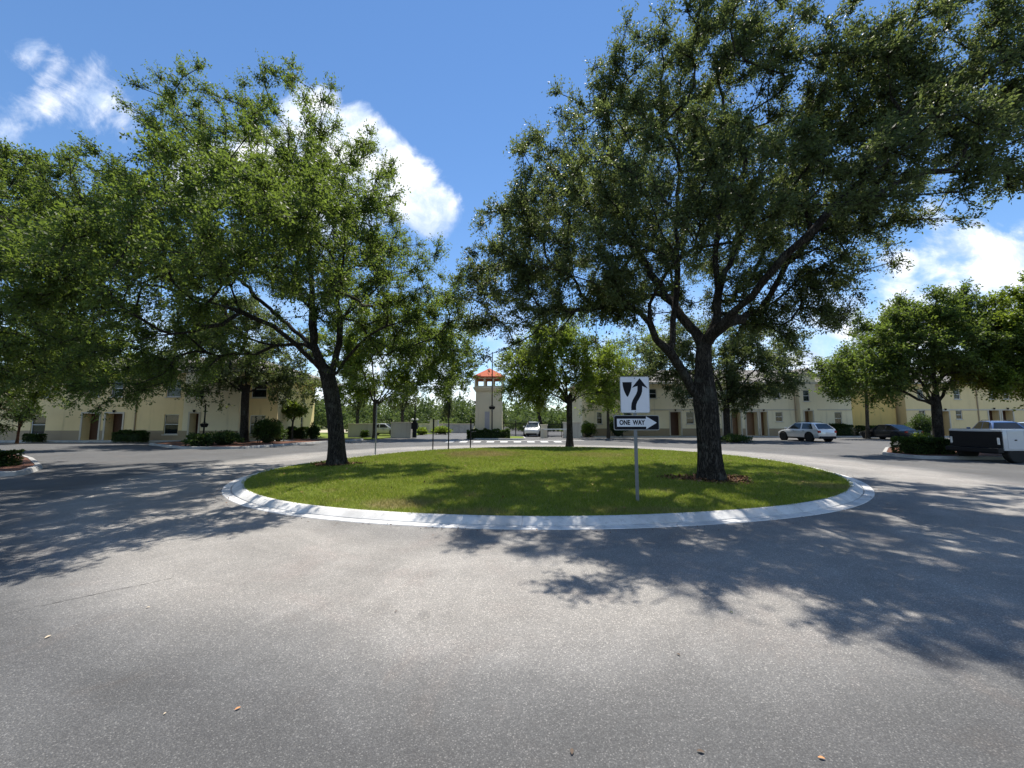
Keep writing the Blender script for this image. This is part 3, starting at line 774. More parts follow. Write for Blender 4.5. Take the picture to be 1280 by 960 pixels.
right_house(1134, 1420, 'beige townhouse at the far right behind the white work truck', MT['cream'],
    [('door', 1178, 1187, 514, 545), ('win', 1196, 1204, 487, 499), ('win', 1196, 1204, 513, 524), ('win', 1150, 1158, 487, 499), ('win', 1150, 1158, 513, 526), ('door', 1237, 1250, 513, 545), ('door', 1254, 1267, 513, 545), ('win', 1240, 1248, 487, 499), ('win', 1258, 1266, 487, 499),
     ('win', 1300, 1310, 487, 499), ('win', 1300, 1310, 513, 526), ('door', 1330, 1342, 513, 545), ('win', 1360, 1370, 487, 499)], spouts=(1224,), depth=9)
# the yellow end house set between them
rt = empty('townhouse', (0, 0, 0), label='yellow stucco house end wall between the two pale townhouses', cat='house', group='stucco townhouses')
yx0, yx1, YY = XP(1066, YB) + 0.35, XP(1134, YB) - 0.35, YB + 0.9
facade(rt, (yx0, YY, 0), 0, yx1 - yx0, 6.0, [], MT['yellow'], dado=0.9)
m = MB(); m.quad((yx0, YY + 8, 0), (yx0, YY, 0), (yx0, YY, 6), (yx0, YY + 8, 6)); m.quad((yx1, YY, 0), (yx1, YY + 8, 0), (yx1, YY + 8, 6), (yx1, YY, 6)); m.quad((yx1, YY + 8, 0), (yx0, YY + 8, 0), (yx0, YY + 8, 6), (yx1, YY + 8, 6)); m.build('side_wall', MT['yellow'], rt)
hip_roof(rt, yx0, yx1, YY, YY + 8, 6.0, 1.8, over=0.25)

# ================================================================ GATE TOWER AND WALLS
YT = 40.0
tx0, tx1 = XP(594, YT), XP(627.5, YT); tcx = (tx0 + tx1) / 2; tw_ = (tx1 - tx0) / 2
tower = empty('gate_tower', (tcx, YT + tw_, 0.12), label='square cream gate tower with red tiled roof and open top', cat='tower')
zb, zt = ZP(489, YT) - .12, ZP(472, YT) - .12      # corbel bottom, eave
m = MB(); b = tw_ + 0.04
m.add([(-b, -b, 0), (b, -b, 0), (b, b, 0), (-b, b, 0), (-tw_ * .97, -tw_ * .97, zb), (tw_ * .97, -tw_ * .97, zb), (tw_ * .97, tw_ * .97, zb), (-tw_ * .97, tw_ * .97, zb)], [(0, 1, 5, 4), (1, 2, 6, 5), (2, 3, 7, 6), (3, 0, 4, 7)])
m.build('shaft', MT['tower'], tower)
m = MB(); e = tw_ + 0.22
for k, (h0, h1, ex) in enumerate(((0, .12, .06), (.122, .26, .14), (.262, .42, .22))):
    q = tw_ + ex; m.box(-q, q, -q, q, zb + h0, zb + h1)
q = tw_ + .1
for sx in (-1, 1):
    for sy in (-1, 1):
        m.box(sx * q - .16 if sx > 0 else -q, q if sx > 0 else -q + .16, sy * q - .16 if sy > 0 else -q, q if sy > 0 else -q + .16, zb + .422, zt)
n_open = 3; wdt = 2 * q - .32
for side in range(4):
    rot = Matrix.Rotation(side * math.pi / 2, 4, 'Z')
    for k in range(n_open + 1):
        if k in (0, n_open): continue
        x = -q + .16 + wdt * k / n_open
        m.box(x - .1, x + .1, -q + .003, -q + .16, zb + .422, zt, mat=rot)
    m.box(-q + .161, q - .161, -q + .005, -q + .158, zt - .12, zt - .004, mat=rot); m.box(-q + .161, q - .161, -q + .005, -q + .158, zb + .423, zb + .55, mat=rot)
m.build('belfry', MT['tower'], tower)
m = MB(); e = tw_ + .32; rh = ZP(458, YT) - .12 - zt
m.add([(-e, -e, zt), (e, -e, zt), (e, e, zt), (-e, e, zt), (0, 0, zt + rh), (-e, -e, zt + .1), (e, -e, zt + .1), (e, e, zt + .1), (-e, e, zt + .1)], [(3, 2, 1, 0), (0, 1, 6, 5), (1, 2, 7, 6), (2, 3, 8, 7), (3, 0, 5, 8), (5, 6, 4), (6, 7, 4), (7, 8, 4), (8, 5, 4)])
m.build('roof', MT['tiles'], tower)
m = MB(); x0, x1, z0, z1 = -.42, .12, ZP(538, YT) - .12, ZP(514, YT) - .12
m.box(x0, x0 + .05, -tw_ - .09, -tw_ + .02, z0, z1); m.box(x1 - .05, x1, -tw_ - .09, -tw_ + .02, z0, z1); m.box(x0 + .051, x1 - .051, -tw_ - .09, -tw_ + .02, z1 - .05, z1); m.box(x0 + .051, x1 - .051, -tw_ - .09, -tw_ + .02, z0, z0 + .05)
wo = m.build('window', MT['trim'], tower)
m = MB(); m.box(x0 + .052, x1 - .052, -tw_ - .06, -tw_ - .05, z0 + .052, z1 - .052); m.build('pane', MT['greyglass'], wo)
for sx in (-1, 1):
    m = MB(); m.box(-.05, .05, -.1, .1, 0, .28, bev=.02); m.tube([(0, 0, .1), (-sx * .12, 0, .1)], .02, 6); lo = m.build('wall_lamp', MT['black'], tower); lo.location = (sx * (tw_ + .13), -tw_ * .3, ZP(504, YT) - .12)

def wall_piece(label, x0, x1, y, h, th=0.3, m=None, cap=True, rz=0.0):
    rt = empty('perimeter_wall', ((x0 + x1) / 2, y, 0), rz, label, 'wall', 'walls by the gate')
    hw = (x1 - x0) / 2
    b = MB(); b.box(-hw, hw, -th / 2, th / 2, 0, h, bev=0.01); b.build('wall_body', m or MT['wallgrey'], rt)
    if cap:
        c = MB(); c.box(-hw - .06, hw + .06, -th / 2 - .06, th / 2 + .06, h + .002, h + .12, bev=.015); c.build('coping', MT['trim'], rt)
    return rt
YG = 42.5
wall_piece('low cream wall left of the black gate, beside the left oak trunk', XP(436, YG), XP(468, YG), YG, ZP(531, YG))
wall_piece('short thick wall block between the black gate and the keypad post', XP(491, YG), XP(515.5, YG), YG - .3, ZP(529, YG), .7)
wall_piece('far pale wall across the sandy verge left of the tower', XP(524, 62), XP(592, 62), 62, ZP(530.5, 62), .3, MT['walk'])
wall_piece('squat pale pillar on the far wall beyond the verge', XP(537, 60), XP(547, 60), 60.5, ZP(526, 60), .9, MT['trim'])
wall_piece('cream pillar wall right of the barrier, behind the slim island tree', XP(704, YG), XP(725, YG), YG, ZP(529, YG), .5)
wall_piece('narrow cream pier where the barrier arm hinges', XP(676, YG), XP(684, YG), YG + .2, ZP(532, YG), .5, MT['trim'])

def gate(label, x0, x1, y, z0, h, k):
    rt = empty('swing_gate', (x0, y, z0), 0, label, 'gate', 'black metal gates')
    W = x1 - x0; f = MB()
    f.box(0, .07, -.03, .03, 0, h); f.box(W - .07, W, -.03, .03, 0, h); f.box(.071, W - .071, -.025, .025, .06, .12); f.box(.071, W - .071, -.025, .025, h - .1, h - .04)
    f.build('gate_frame', MT['black'], rt)
    b = MB()
    for i in range(1, k):
        x = W * i / k; b.box(x - .014, x + .014, -.012, .012, .122, h - .102); b.add([(x - .02, 0, h - .04), (x + .02, 0, h - .04), (x, 0, h + .06), (x, -.02, h - .04), (x, .02, h - .04)], [(0, 3, 2), (3, 1, 2), (1, 4, 2), (4, 0, 2)])
    b.build('pickets', MT['black'], rt)
    return rt
gate('black picket gate between the two cream wall pieces, white car behind', XP(469.5, YG), XP(490, YG), YG, .1, ZP(524, YG) - .1, 14)
gate('black picket gate behind the barrier arm right of the tower', XP(684.5, YG), XP(703, YG), YG + .2, .02, ZP(530, YG), 14)
# dark fence right of the tower with a hedge behind
rt = empty('metal_fence', (XP(629, 47), 47, 0), 0, 'long black metal fence right of the tower before the meadow', 'fence')
W = XP(676, 47) - XP(629, 47); f = MB()
for z in (.15, ZP(530, 47)): f.box(0, W, -.03, .03, z, z + .06)
f.build('rail', MT['black'], rt); f = MB()
for i in range(46): x = W * (i + .5) / 46; f.box(x - .016, x + .016, -.011, .011, .05, ZP(529, 47) + .1)
f.build('pickets', MT['black'], rt)
for i in range(4):
    f = MB(); x = W * i / 3; f.box(x - .05, x + .05, -.05, .05, 0, ZP(528.5, 47) + .2); f.lathe([(.06, 0), (.07, .03), (.0, .1)], 8, 0, Matrix.Translation((x, 0, ZP(528.5, 47) + .2))); f.build('post', MT['black'], rt)
# barrier arm
bp = A(678, 536, YG - .8)
rt = empty('barrier_gate', (bp.x, bp.y, 0), 0, 'white barrier arm lowered across the exit lane right of the tower', 'barrier')
f = MB(); f.box(-.18, .18, -.16, .16, 0, bp.z + .05, bev=.02); f.build('barrier_cabinet', MT['trim'], rt)
f = MB(); L = XP(709, YG) - bp.x; f.box(.1, L, -.22, -.18, bp.z - .1, bp.z + .02); f.build('barrier_arm', MT['paintwhite'], rt)
# keypad column and its lamp
kp = A(518, 548, YG - 1)
rt = empty('keypad_post', (kp.x, kp.y, .06), 0, 'black keypad post with two small white lamps beside the wall block', 'post')
f = MB(); f.box(-.2, .2, -.15, .15, 0, 1.75, bev=.02); f.box(-.32, .32, -.2, .2, .9, 1.55, bev=.03); f.tube([(0, 0, 1.75), (0, 0, 3.6)], [.09, .06], 8); f.build('column', MT['black'], rt)
for sx in (-1, 1):
    f = MB(); f.lathe([(.02, -.02), (.12, .02), (.15, .1), (.08, .2), (.0, .22)], 10, 0, Matrix.Translation((sx * .24, 0, 1.8))); f.build('lamp', MT['white'], rt)

# ================================================================ SIGNS AND POSTS
def text_mesh(txt, size, name, mat, parent, loc, depth=0.002, bold=0.0, sx=1.0):
    cu = bpy.data.curves.new(name, 'FONT'); cu.body = txt; cu.size = size; cu.align_x = 'CENTER'; cu.align_y = 'CENTER'; cu.extrude = depth; cu.offset = bold
    tmp = bpy.data.objects.new(name, cu); col.objects.link(tmp)
    bpy.context.view_layer.update()
    me = bpy.data.meshes.new_from_object(tmp.evaluated_get(bpy.context.evaluated_depsgraph_get()))
    bpy.data.objects.remove(tmp); me.name = name
    me.materials.clear(); me.materials.append(mat)
    o = bpy.data.objects.new(name, me); col.objects.link(o); o.parent = parent
    o.rotation_euler = (R(90), 0, 0); o.location = loc; o.scale = (sx, 1, 1)
    return o
sgx, sgy = G(797, 626, 0.13)
S = empty('traffic_sign', (sgx, sgy, lawn_z(sgx, sgy) - 0.02), 0, 'keep right arrow sign above a ONE WAY arrow plate on a steel post', 'traffic sign')
zoff = lawn_z(sgx, sgy) - 0.02
def sz(py): return ZP(py, sgy - .06) - zoff
def sx_(px): return XP(px, sgy - .06) - sgx
f = MB(); hh = sz(471)
f.box(-.016, .016, .0, .03, 0, hh); f.box(-.034, -.017, .0, .006, 0, hh); f.box(.017, .034, .0, .006, 0, hh); f.box(-.03, -.007, -.0, -.012, 0, 0.01)
f.build('post', MT['steel'], S)
pc = sx_(795.5)
def plate(px0, px1, py0, py1, y, m, name, r=.035, inset=.012, back='alu'):
    x0, x1, z0, z1 = sx_(px0), sx_(px1), sz(py1), sz(py0)
    def rr(x0, x1, z0, z1, r, k=5):
        out = []
        for cx, cz, a0 in ((x1 - r, z0 + r, -90), (x1 - r, z1 - r, 0), (x0 + r, z1 - r, 90), (x0 + r, z0 + r, 180)):
            for j in range(k + 1): a = R(a0 + 90 * j / k); out.append((cx + r * math.cos(a), cz + r * math.sin(a)))
        return out
    rotm = Matrix.Rotation(R(90), 4, 'X')
    mb = MB(); mb.prism(rr(x0, x1, z0, z1, r), -(y), -(y - .004), 0, rotm)
    p = mb.build(name, MT['alu'], S)
    mb = MB(); mb.prism(rr(x0 + inset, x1 - inset, z0 + inset, z1 - inset, r - inset * .6), -(y - .0045), -(y - .0062), 0, rotm)
    mb.build('sign_face', m, p)
    return p, (x0, x1, z0, z1)
def flat_shape(pts, y, name, m, par):
    rotm = Matrix.Rotation(R(90), 4, 'X')
    mb = MB(); mb.prism(pts, -y, -(y - .002), 0, rotm); return mb.build(name, m, par)
P1, (ax0, ax1, az0, az1) = plate(777, 814.3, 470.3, 516.2, -.004, MT['signwhite'], 'keep_right_plate')
wq, hq = ax1 - ax0, az1 - az0
def U(u, v): return (ax0 + wq * u, az0 + hq * v)
sh = [U(.08, .845)] + [U(.08 + .01 * (1 - t) + .15 * t * t, .845 - .40 * t) for t in np.linspace(.05, 1, 9)]
sh += [U(.41 - .15 * t * t - .01 * (1 - t), .845 - .40 * t) for t in np.linspace(1, .05, 9)] + [U(.41, .845)]
flat_shape(sh, -.0105, 'shield_symbol', MT['signblack'], P1)
cen = [(.445, .08), (.445, .16), (.46, .25), (.505, .34), (.575, .43), (.635, .52), (.668, .60), (.675, .68), (.675, .74)]
hwid = .082
Lp, Rp = [], []
for i, (u, v) in enumerate(cen):
    a = np.array(cen[max(0, i - 1)]); b = np.array(cen[min(len(cen) - 1, i + 1)]); t = (b - a) * np.array([1, hq / wq]); t /= np.linalg.norm(t)
    nx, ny = -t[1], t[0] * wq / hq
    Lp.append(U(u + nx * hwid, v + ny * hwid)); Rp.append(U(u - nx * hwid, v - ny * hwid))
arrow = Rp + [U(.945, .67), U(.675, .955), U(.405, .69)] + Lp[::-1]
flat_shape(arrow, -.0105, 'arrow_symbol', MT['signblack'], P1)
for u_, v_ in ((.5, .955), (.5, .04)):
    bxx, bzz = U(u_, v_); f = MB(); f.lathe([(.011, 0), (.011, .004), (.006, .007), (.0, .007)], 10, 0, Matrix.Translation((bxx, -.0105, bzz)) @ Matrix.Rotation(R(90), 4, 'X')); f.build('bolt', MT['steel'], P1)
P2, (bx0_, bx1_, bz0, bz1) = plate(768, 825.3, 519.0, 537.8, -.004, MT['signblack'], 'one_way_plate')
wq2, hq2 = bx1_ - bx0_, bz1 - bz0
def U2(u, v): return (bx0_ + wq2 * u, bz0 + hq2 * v)
flat_shape([U2(.07, .235), U2(.71, .235), U2(.71, .07), U2(.945, .5), U2(.71, .93), U2(.71, .765), U2(.07, .765)], -.0105, 'arrow_symbol', MT['signwhite'], P2)
tcx_, tcz = U2(.40, .5)
tt = text_mesh('ONE  WAY', hq2 * .44, 'lettering', MT['signblack'], P2, (tcx_, -.0132, tcz), .0012, 0.0045)
bpy.context.view_layer.update()
tt.scale.x = wq2 * .56 / max(tt.dimensions.x, 1e-3)

def thin_post(label, px, pyt, pyb, z, sg=None, th=.06):
    x, y = G(px, pyb, z)
    rt = empty('sign_post', (x, y, z - .02), 0, label, 'post', 'slim posts behind the island')
    h = ZP(pyt, y) - z + .02
    f = MB(); f.box(-th / 2, th / 2, -th / 2, th / 2, 0, h); f.build('post', MT['steel'] if sg is None else MT['black'], rt)
    if sg:
        w_, h0, h1 = sg; f = MB(); f.box(-.012, .012, -w_ / 2, w_ / 2, h - h1, h - h0, bev=.004); p = f.build('sign_plate', MT['black'], rt); p.rotation_euler = (0, 0, math.atan2(-x, y)); p.location = (th / 2 + .02, 0, 0)
    return rt
thin_post('thin grey steel post nearest the left oak trunk', 469, 505, 568.5, .1, None, .05)
thin_post('dark short post with edge-on plate, second from the left oak', 541, 523, 562.5, .1, (.3, .02, .7), .055)
thin_post('tallest dark post with edge-on plate left of the tower', 560.5, 504, 561.5, .1, (.3, .02, .8), .06)
thin_post('dark post with edge-on plate right before the tower hedge', 588, 523, 559.5, .1, (.3, .02, .7), .065)

def lamp_post(label, px, pyt, pyb, Y, heads, z=.1):
    x = XP(px, Y); rt = empty('lamp_post', (x, Y, z), 0, label, 'lamp post', 'black lamp posts')
    h = ZP(pyt, Y) - z
    f = MB(); f.lathe([(.13, 0), (.13, .12), (.08, .2), (.06, .5), (.045, h)], 10); f.build('pole', MT['black'], rt)
    for sx, hz in heads:
        f = MB(); f.tube([(0, 0, hz), (sx * .5, 0, hz + .12), (sx, 0, hz + .05)], .02, 6); f.lathe([(.03, .02), (.16, -.03), (.12, -.22), (.05, -.3)], 10, 0, Matrix.Translation((sx, 0, hz))); f.build('lantern', MT['black'], rt)
    return rt
lamp_post('tall slim black pole with twin lanterns before the tower', 615, 440, 541, 38.7, [(-.16, ZP(508, 38.7) - .1), (.16, ZP(508, 38.7) - .1)])
lp = lamp_post('black lantern post beside the brown door of the left house bay', 255.5, 505, 548, 31.0, [(.14, 1.45), (-.14, 1.45)], .12)

# ================================================================ TREES
def leaf_quads(P, D, L, Wd, r, up=0.75):
    """P base points, D growth direction; returns (n*4,3) verts of narrow leaf quads."""
    n = len(P)
    ld = D * 0.55 + r.normal(0, 0.55, (n, 3)); ld[:, 2] -= 0.10
    ld /= np.linalg.norm(ld, axis=1, keepdims=True) + 1e-9
    nn = r.normal(0, 0.62, (n, 3)); nn[:, 2] += up
    s = np.cross(nn, ld); s /= np.linalg.norm(s, axis=1, keepdims=True) + 1e-9
    sc = r.uniform(0.65, 1.3, (n, 1))
    V = np.empty((n, 4, 3))
    V[:, 0] = P; V[:, 2] = P + ld * L * sc
    mid = P + ld * L * sc * 0.5; fold = np.cross(ld, s) * (0.12 * L)
    V[:, 1] = mid + s * (Wd * 0.5) * sc + fold; V[:, 3] = mid - s * (Wd * 0.5) * sc + fold
    return V.reshape(-1, 3)
def make_crown(name, P, D, L, Wd, mat, parent, r, up=0.75, shade=None):
    V = leaf_quads(P, D, L, Wd, r, up)
    n = len(P)
    rv = np.clip(r.random(n) * 0.8 + (shade if shade is not None else 0.1), 0, 1)
    return np_mesh(name, V, np.arange(n * 4).reshape(-1, 4), mat, parent, attr=rv)

def grow_tree(name, label, trunk, limbs, blobs, n_targets, sprays, per_spray, leaf, spray_len, seed, leaf_m, bark_m, group=None, cat='tree', seg=0.4, rmin=0.009, shell=0.35, flare=1.5, twig_r=0.006):
    """trunk = [(x,y,z,r)...], limbs = [[(x,y,z)...]...], blobs = [(centre, (rx,ry,rz), weight)] all in world space."""
    r = np.random.default_rng(seed)
    base = np.array(trunk[0][:3], float)
    root = empty(name, tuple(base), 0, label, cat, group)
    pos, par, fixr, chains = [], [], [], []
    def add(p, pa, fr=0.0): pos.append(np.array(p, float)); par.append(pa); fixr.append(fr); return len(pos) - 1
    def sm_path(pts, step):
        pts = [np.array(p, float) for p in pts]; out = [pts[0]]
        for i in range(len(pts) - 1):
            p0 = pts[max(0, i - 1)]; p1, p2 = pts[i], pts[i + 1]; p3 = pts[min(len(pts) - 1, i + 2)]
            k = max(1, int(np.linalg.norm((p2 - p1)[:3]) / step))
            for j in range(1, k + 1):
                t = j / k
                out.append(0.5 * (2 * p1 + (p2 - p0) * t + (2 * p0 - 5 * p1 + 4 * p2 - p3) * t * t + (3 * p1 - p0 - 3 * p2 + p3) * t ** 3))
        return out
    tp = sm_path(trunk, 0.28)
    ch = []
    for i, p in enumerate(tp):
        ch.append(add(p[:3], i - 1, p[3]))
    chains.append(ch)
    top = np.array(trunk[-1][:3])
    for lb in limbs:
        q = sm_path(lb, 0.35)
        d = [np.linalg.norm(pp - q[0]) for pp in pos]; a = int(np.argmin(d)); ch = [a]
        for p in q[1:]:
            a = add(p + r.normal(0, 0.035, 3), a); ch.append(a)
        chains.append(ch)
    wts = np.array([b[2] * (b[1][0] * b[1][1] * b[1][2]) ** 0.8 for b in blobs]); wts /= wts.sum()
    T = []
    while len(T) < n_targets:
        b = blobs[r.choice(len(blobs), p=wts)]
        d = r.normal(0, 1, 3); d /= np.linalg.norm(d)
        u = (shell + (1 - shell) * r.random()) ** 0.7
        T.append(np.array(b[0]) + d * u * np.array(b[1]))
    T = np.array(T); T = T[np.argsort(np.linalg.norm(T - top, axis=1))]
    PA = np.zeros((len(pos) + n_targets * 40, 3)); PL = np.zeros(len(PA)); PD = np.zeros((len(PA), 3))
    n = len(pos); PA[:n] = pos
    nfix = max(3, int(len(tp) * 0.62))
    for i in range(n):
        pa = par[i]
        if pa >= 0:
            PL[i] = PL[pa] + np.linalg.norm(PA[i] - PA[pa]); dd = PA[i] - PA[pa]; PD[i] = dd / (np.linalg.norm(dd) + 1e-9)
        else: PD[i] = (0, 0, 1)
    ends = []
    for t in T:
        dv = t - PA[:n]; d = np.linalg.norm(dv, axis=1) + 1e-6
        cosv = (dv * PD[:n]).sum(1) / d
        cost = d * (1.25 - 0.45 * cosv) + 0.06 * PL[:n]
        cost[:nfix] += 50
        a = int(np.argmin(cost)); dist = d[a]
        k = max(2, int(dist / seg)); p0 = PA[a]
        p1 = p0 + PD[a] * dist * 0.35 + np.array((0, 0, 0.08 * dist)); ch = [a]
        for j in range(1, k + 1):
            s = j / k; p = p0 * (1 - s) ** 2 + p1 * 2 * s * (1 - s) + t * s * s
            if j < k: p = p + r.normal(0, 0.03 * min(dist, 2.0), 3)
            i = add(p, a); PA[n] = p; dd = p - PA[a]; l = np.linalg.norm(dd); PL[n] = PL[a] + l; PD[n] = dd / (l + 1e-9); n += 1
            a = i; ch.append(i)
        chains.append(ch); ends.append(ch)
    flow = np.zeros(n); 
    for ch in ends: flow[ch[-1]] += 1
    for i in range(n - 1, 0, -1):
        if par[i] >= 0: flow[par[i]] += flow[i]
    flow = np.maximum(flow, 0.6)
    rt = trunk[-1][3]; ft = flow[len(tp) - 1] if flow[len(tp) - 1] > 3 else flow[0]
    fr0 = flow[0]
    rad = rmin + (trunk[len(trunk) // 2][3] - rmin) * (flow / fr0) ** 0.62
    for i in range(n):
        if fixr[i] > 0: rad[i] = fixr[i]
    mb = MB(); b3 = base
    for ci, ch in enumerate(chains):
        pts = [PA[i] - b3 for i in ch]; rr = [rad[i] for i in ch]
        if ci > 0: rr[0] = min(rr[0] * 0.9, rr[1] * 1.35)
        ns = 14 if rr[0] > .2 else 8 if rr[0] > 0.08 else 5 if rr[0] > 0.03 else 3
        if ci == 0:                              # flare and flutes at the foot
            ns = 20
            for q in range(len(rr)):
                hgt = pts[q][2]; rr[q] *= 1 + (flare - 1) * math.exp(-max(hgt, 0) / 0.28)
            pts[0] = pts[0] - np.array((0, 0, 0.12))
        mb.tube([tuple(p) for p in pts], rr, ns, 0, cap=ci == 0)
        if ci == 0:
            V = mb.v; off = r.uniform(0, 6.28, 3)
            for q in range(len(pts)):
                c = Vector(tuple(pts[q]))
                for j in range(ns):
                    th = 2 * math.pi * j / ns; hgt = max(pts[q][2], 0)
                    fl = 1 + 0.06 * math.sin(3 * th + off[0] + hgt * .5) + (0.04 + 0.10 * math.exp(-hgt / 0.3)) * math.sin(5 * th + off[1])
                    v = Vector(V[q * ns + j]); V[q * ns + j] = tuple(c + (v - c) * fl)
    # leafy sprays from the last part of every branch
    ends_i = [i for ch in ends for i in ch[max(1, len(ch) // 2):]]
    SP = []
    tips = np.array([PA[ch[-1]] for ch in ends]); cen = tips.mean(0)
    base_idx = []
    for ch in ends:
        cand = ch[max(1, int(len(ch) * 0.45)):]
        base_idx += list(r.choice(cand + [ch[-1]] * 2, sprays))
    bp = PA[base_idx]; ns_ = len(bp)
    out = bp - cen; out /= np.linalg.norm(out, axis=1, keepdims=True) + 1e-9
    d = r.normal(0, 0.75, (ns_, 3)) + out * 0.45 + np.array((0, 0, 0.12)) + PD[base_idx] * 0.35
    d /= np.linalg.norm(d, axis=1, keepdims=True)
    ln = spray_len * r.uniform(0.55, 1.25, (ns_, 1))
    # twigs: three-sided slivers
    tw = np.empty((ns_, 6, 3)); a1 = np.cross(d, r.normal(0, 1, (ns_, 3))); a1 /= np.linalg.norm(a1, axis=1, keepdims=True) + 1e-9; a2 = np.cross(d, a1)
    for j in range(3):
        th = 2 * math.pi * j / 3; o = a1 * math.cos(th) + a2 * math.sin(th)
        tw[:, j] = bp - b3 + o * twig_r; tw[:, 3 + j] = bp - b3 + d * ln * 0.95 + o * twig_r * 0.3
    off = len(mb.v); tv = tw.reshape(-1, 3)
    mb.v += [tuple(v) for v in tv]
    for q in range(ns_):
        o = off + q * 6
        mb.f += [(o, o + 1, o + 4, o + 3), (o + 1, o + 2, o + 5, o + 4), (o + 2, o, o + 3, o + 5)]; mb.m += [0, 0, 0]
    mb.build('trunk', bark_m, root, 60)
    k = per_spray
    t = r.uniform(0.12, 1.05, (ns_, k, 1))
    P = (bp[:, None] + (d * ln)[:, None] * t + r.normal(0, 0.05, (ns_, k, 3)) * min(1.0, spray_len * 1.6)).reshape(-1, 3) - b3
    D = np.repeat(d, k, 0)
    tone = np.repeat(r.uniform(-0.06, 0.22, (ns_, 1)), k, 1).reshape(-1)
    make_crown('crown', P, D, leaf[0], leaf[1], leaf_m, root, r, shade=tone)
    return root

def blobs_px(lst, Y, flat=1.0):                  # (px, py, dY, radius px, depth factor)
    out = []
    for px, py, dY, rp, df in lst:
        yy = Y + dY; c = A(px, py, yy); rr = rp / F_PX * yy
        out.append((tuple(c), (rr, rr * df, rr * flat), 1.0))
    return out
def path_px(lst, Y): return [tuple(A(px, py, Y + dY)) for px, py, dY in lst]

# ---- left oak on the island
x0, y0 = G(421, 580, .15); Y1 = y0; z0 = lawn_z(x0, y0) - 0.02
tr = [(x0, y0, z0, .285)] + [(*A(px, py, Y1 + dy), rr) for px, py, dy, rr in [(420, 545, 0, .27), (417, 515, 0, .265), (413, 488, 0, .27), (409, 470, 0, .26), (401, 455, 0, .17), (392, 432, 0, .14)]]
limbs = [path_px([(392, 432, 0), (391, 390, 0), (388, 330, .3), (392, 290, .2), (404, 230, .3), (400, 170, .4)], Y1),
         path_px([(412, 478, 0), (423, 430, .3), (424, 390, .6), (420, 340, 1.0), (452, 280, 1.6), (470, 220, 2)], Y1),
         path_px([(404, 465, 0), (380, 440, -.5), (340, 410, -1.2), (300, 390, -1.9), (240, 370, -2.4), (170, 350, -2.6)], Y1),
         path_px([(396, 440, 0), (370, 415, .9), (330, 380, 2), (280, 330, 3), (220, 280, 3.5)], Y1),
         path_px([(413, 475, 0), (440, 440, -.3), (470, 415, -.6), (510, 400, -.8), (550, 400, -1)], Y1),
         path_px([(391, 390, 0), (350, 340, -1.2), (310, 270, -2.2), (280, 200, -2.6)], Y1),
         path_px([(424, 400, .6), (455, 375, 2), (490, 340, 3.3), (510, 320, 4)], Y1),
         path_px([(388, 340, .3), (410, 300, -1.5), (440, 250, -3)], Y1),
         path_px([(300, 390, -1.9), (260, 410, -2.8), (190, 420, -3.6), (120, 430, -3.8)], Y1)]
bl = blobs_px([(385, 170, .5, 72, 1.5), (300, 185, .5, 80, 1.4), (235, 180, 1, 62, 1.3), (170, 250, 0, 78, 1.3), (125, 205, 0, 34, 1), (440, 220, .8, 62, 1.5), (470, 285, 1, 52, 1.4), (350, 270, -1.5, 100, 1.2), (250, 290, -1, 105, 1.2),
               (180, 350, -1, 90, 1.2), (110, 300, 0, 66, 1.2), (400, 330, 2.5, 80, 1), (300, 370, -2.5, 70, 1), (150, 420, -2, 66, 1), (220, 420, -1, 60, 1), (80, 400, -1, 55, 1), (495, 365, 1, 55, 1.2), (545, 385, .5, 45, 1.2), (520, 430, .5, 48, 1.1), (465, 420, 1.5, 42, 1),
               (570, 420, .5, 32, 1), (340, 230, -3.2, 95, .9), (330, 260, 4.2, 110, .9), (190, 300, 4, 90, .8), (450, 330, 4, 62, .8), (295, 440, 0, 38, 1), (85, 470, -1, 38, 1), (240, 265, -6.3, 90, .9), (325, 245, -5.9, 85, .9), (180, 300, -6, 85, .9), (285, 310, -5.4, 75, .9), (110, 335, -5.8, 80, .9), (60, 345, -5.2, 60, .9), (375, 265, -5, 60, .9), (285, 275, -7.5, 75, .7), (215, 300, -7.3, 70, .7), (140, 320, -6.9, 70, .7), (30, 330, -5.5, 80, .9),
                (548, 335, 1, 42, 1), (575, 375, 1, 34, 1), (558, 460, .5, 34, 1), (510, 470, .5, 30, 1), (190, 470, -1.5, 38, 1), (245, 470, -1, 32, 1), (140, 475, -2, 42, 1), (500, 325, 1, 50, 1.1), (532, 425, .6, 44, 1.1), (572, 452, .5, 28, 1.1), (450, 452, -.3, 30, 1), (482, 395, 1, 44, 1.1), (425, 305, -4.6, 62, .9), (448, 255, -4.3, 55, .9), (372, 335, -5, 60, .9), (432, 395, -1.2, 40, .9), (398, 362, -1.6, 50, .9), (468, 368, -1.6, 42, .9)], Y1)
grow_tree('oak_tree', 'tall broad oak with a leaning dark trunk on the left side of the grass island', tr, limbs, bl, 1250, 22, 14, (.082, .043), .47, 11, MT['leaf_a'], MT['bark'], 'island trees', flare=1.35)

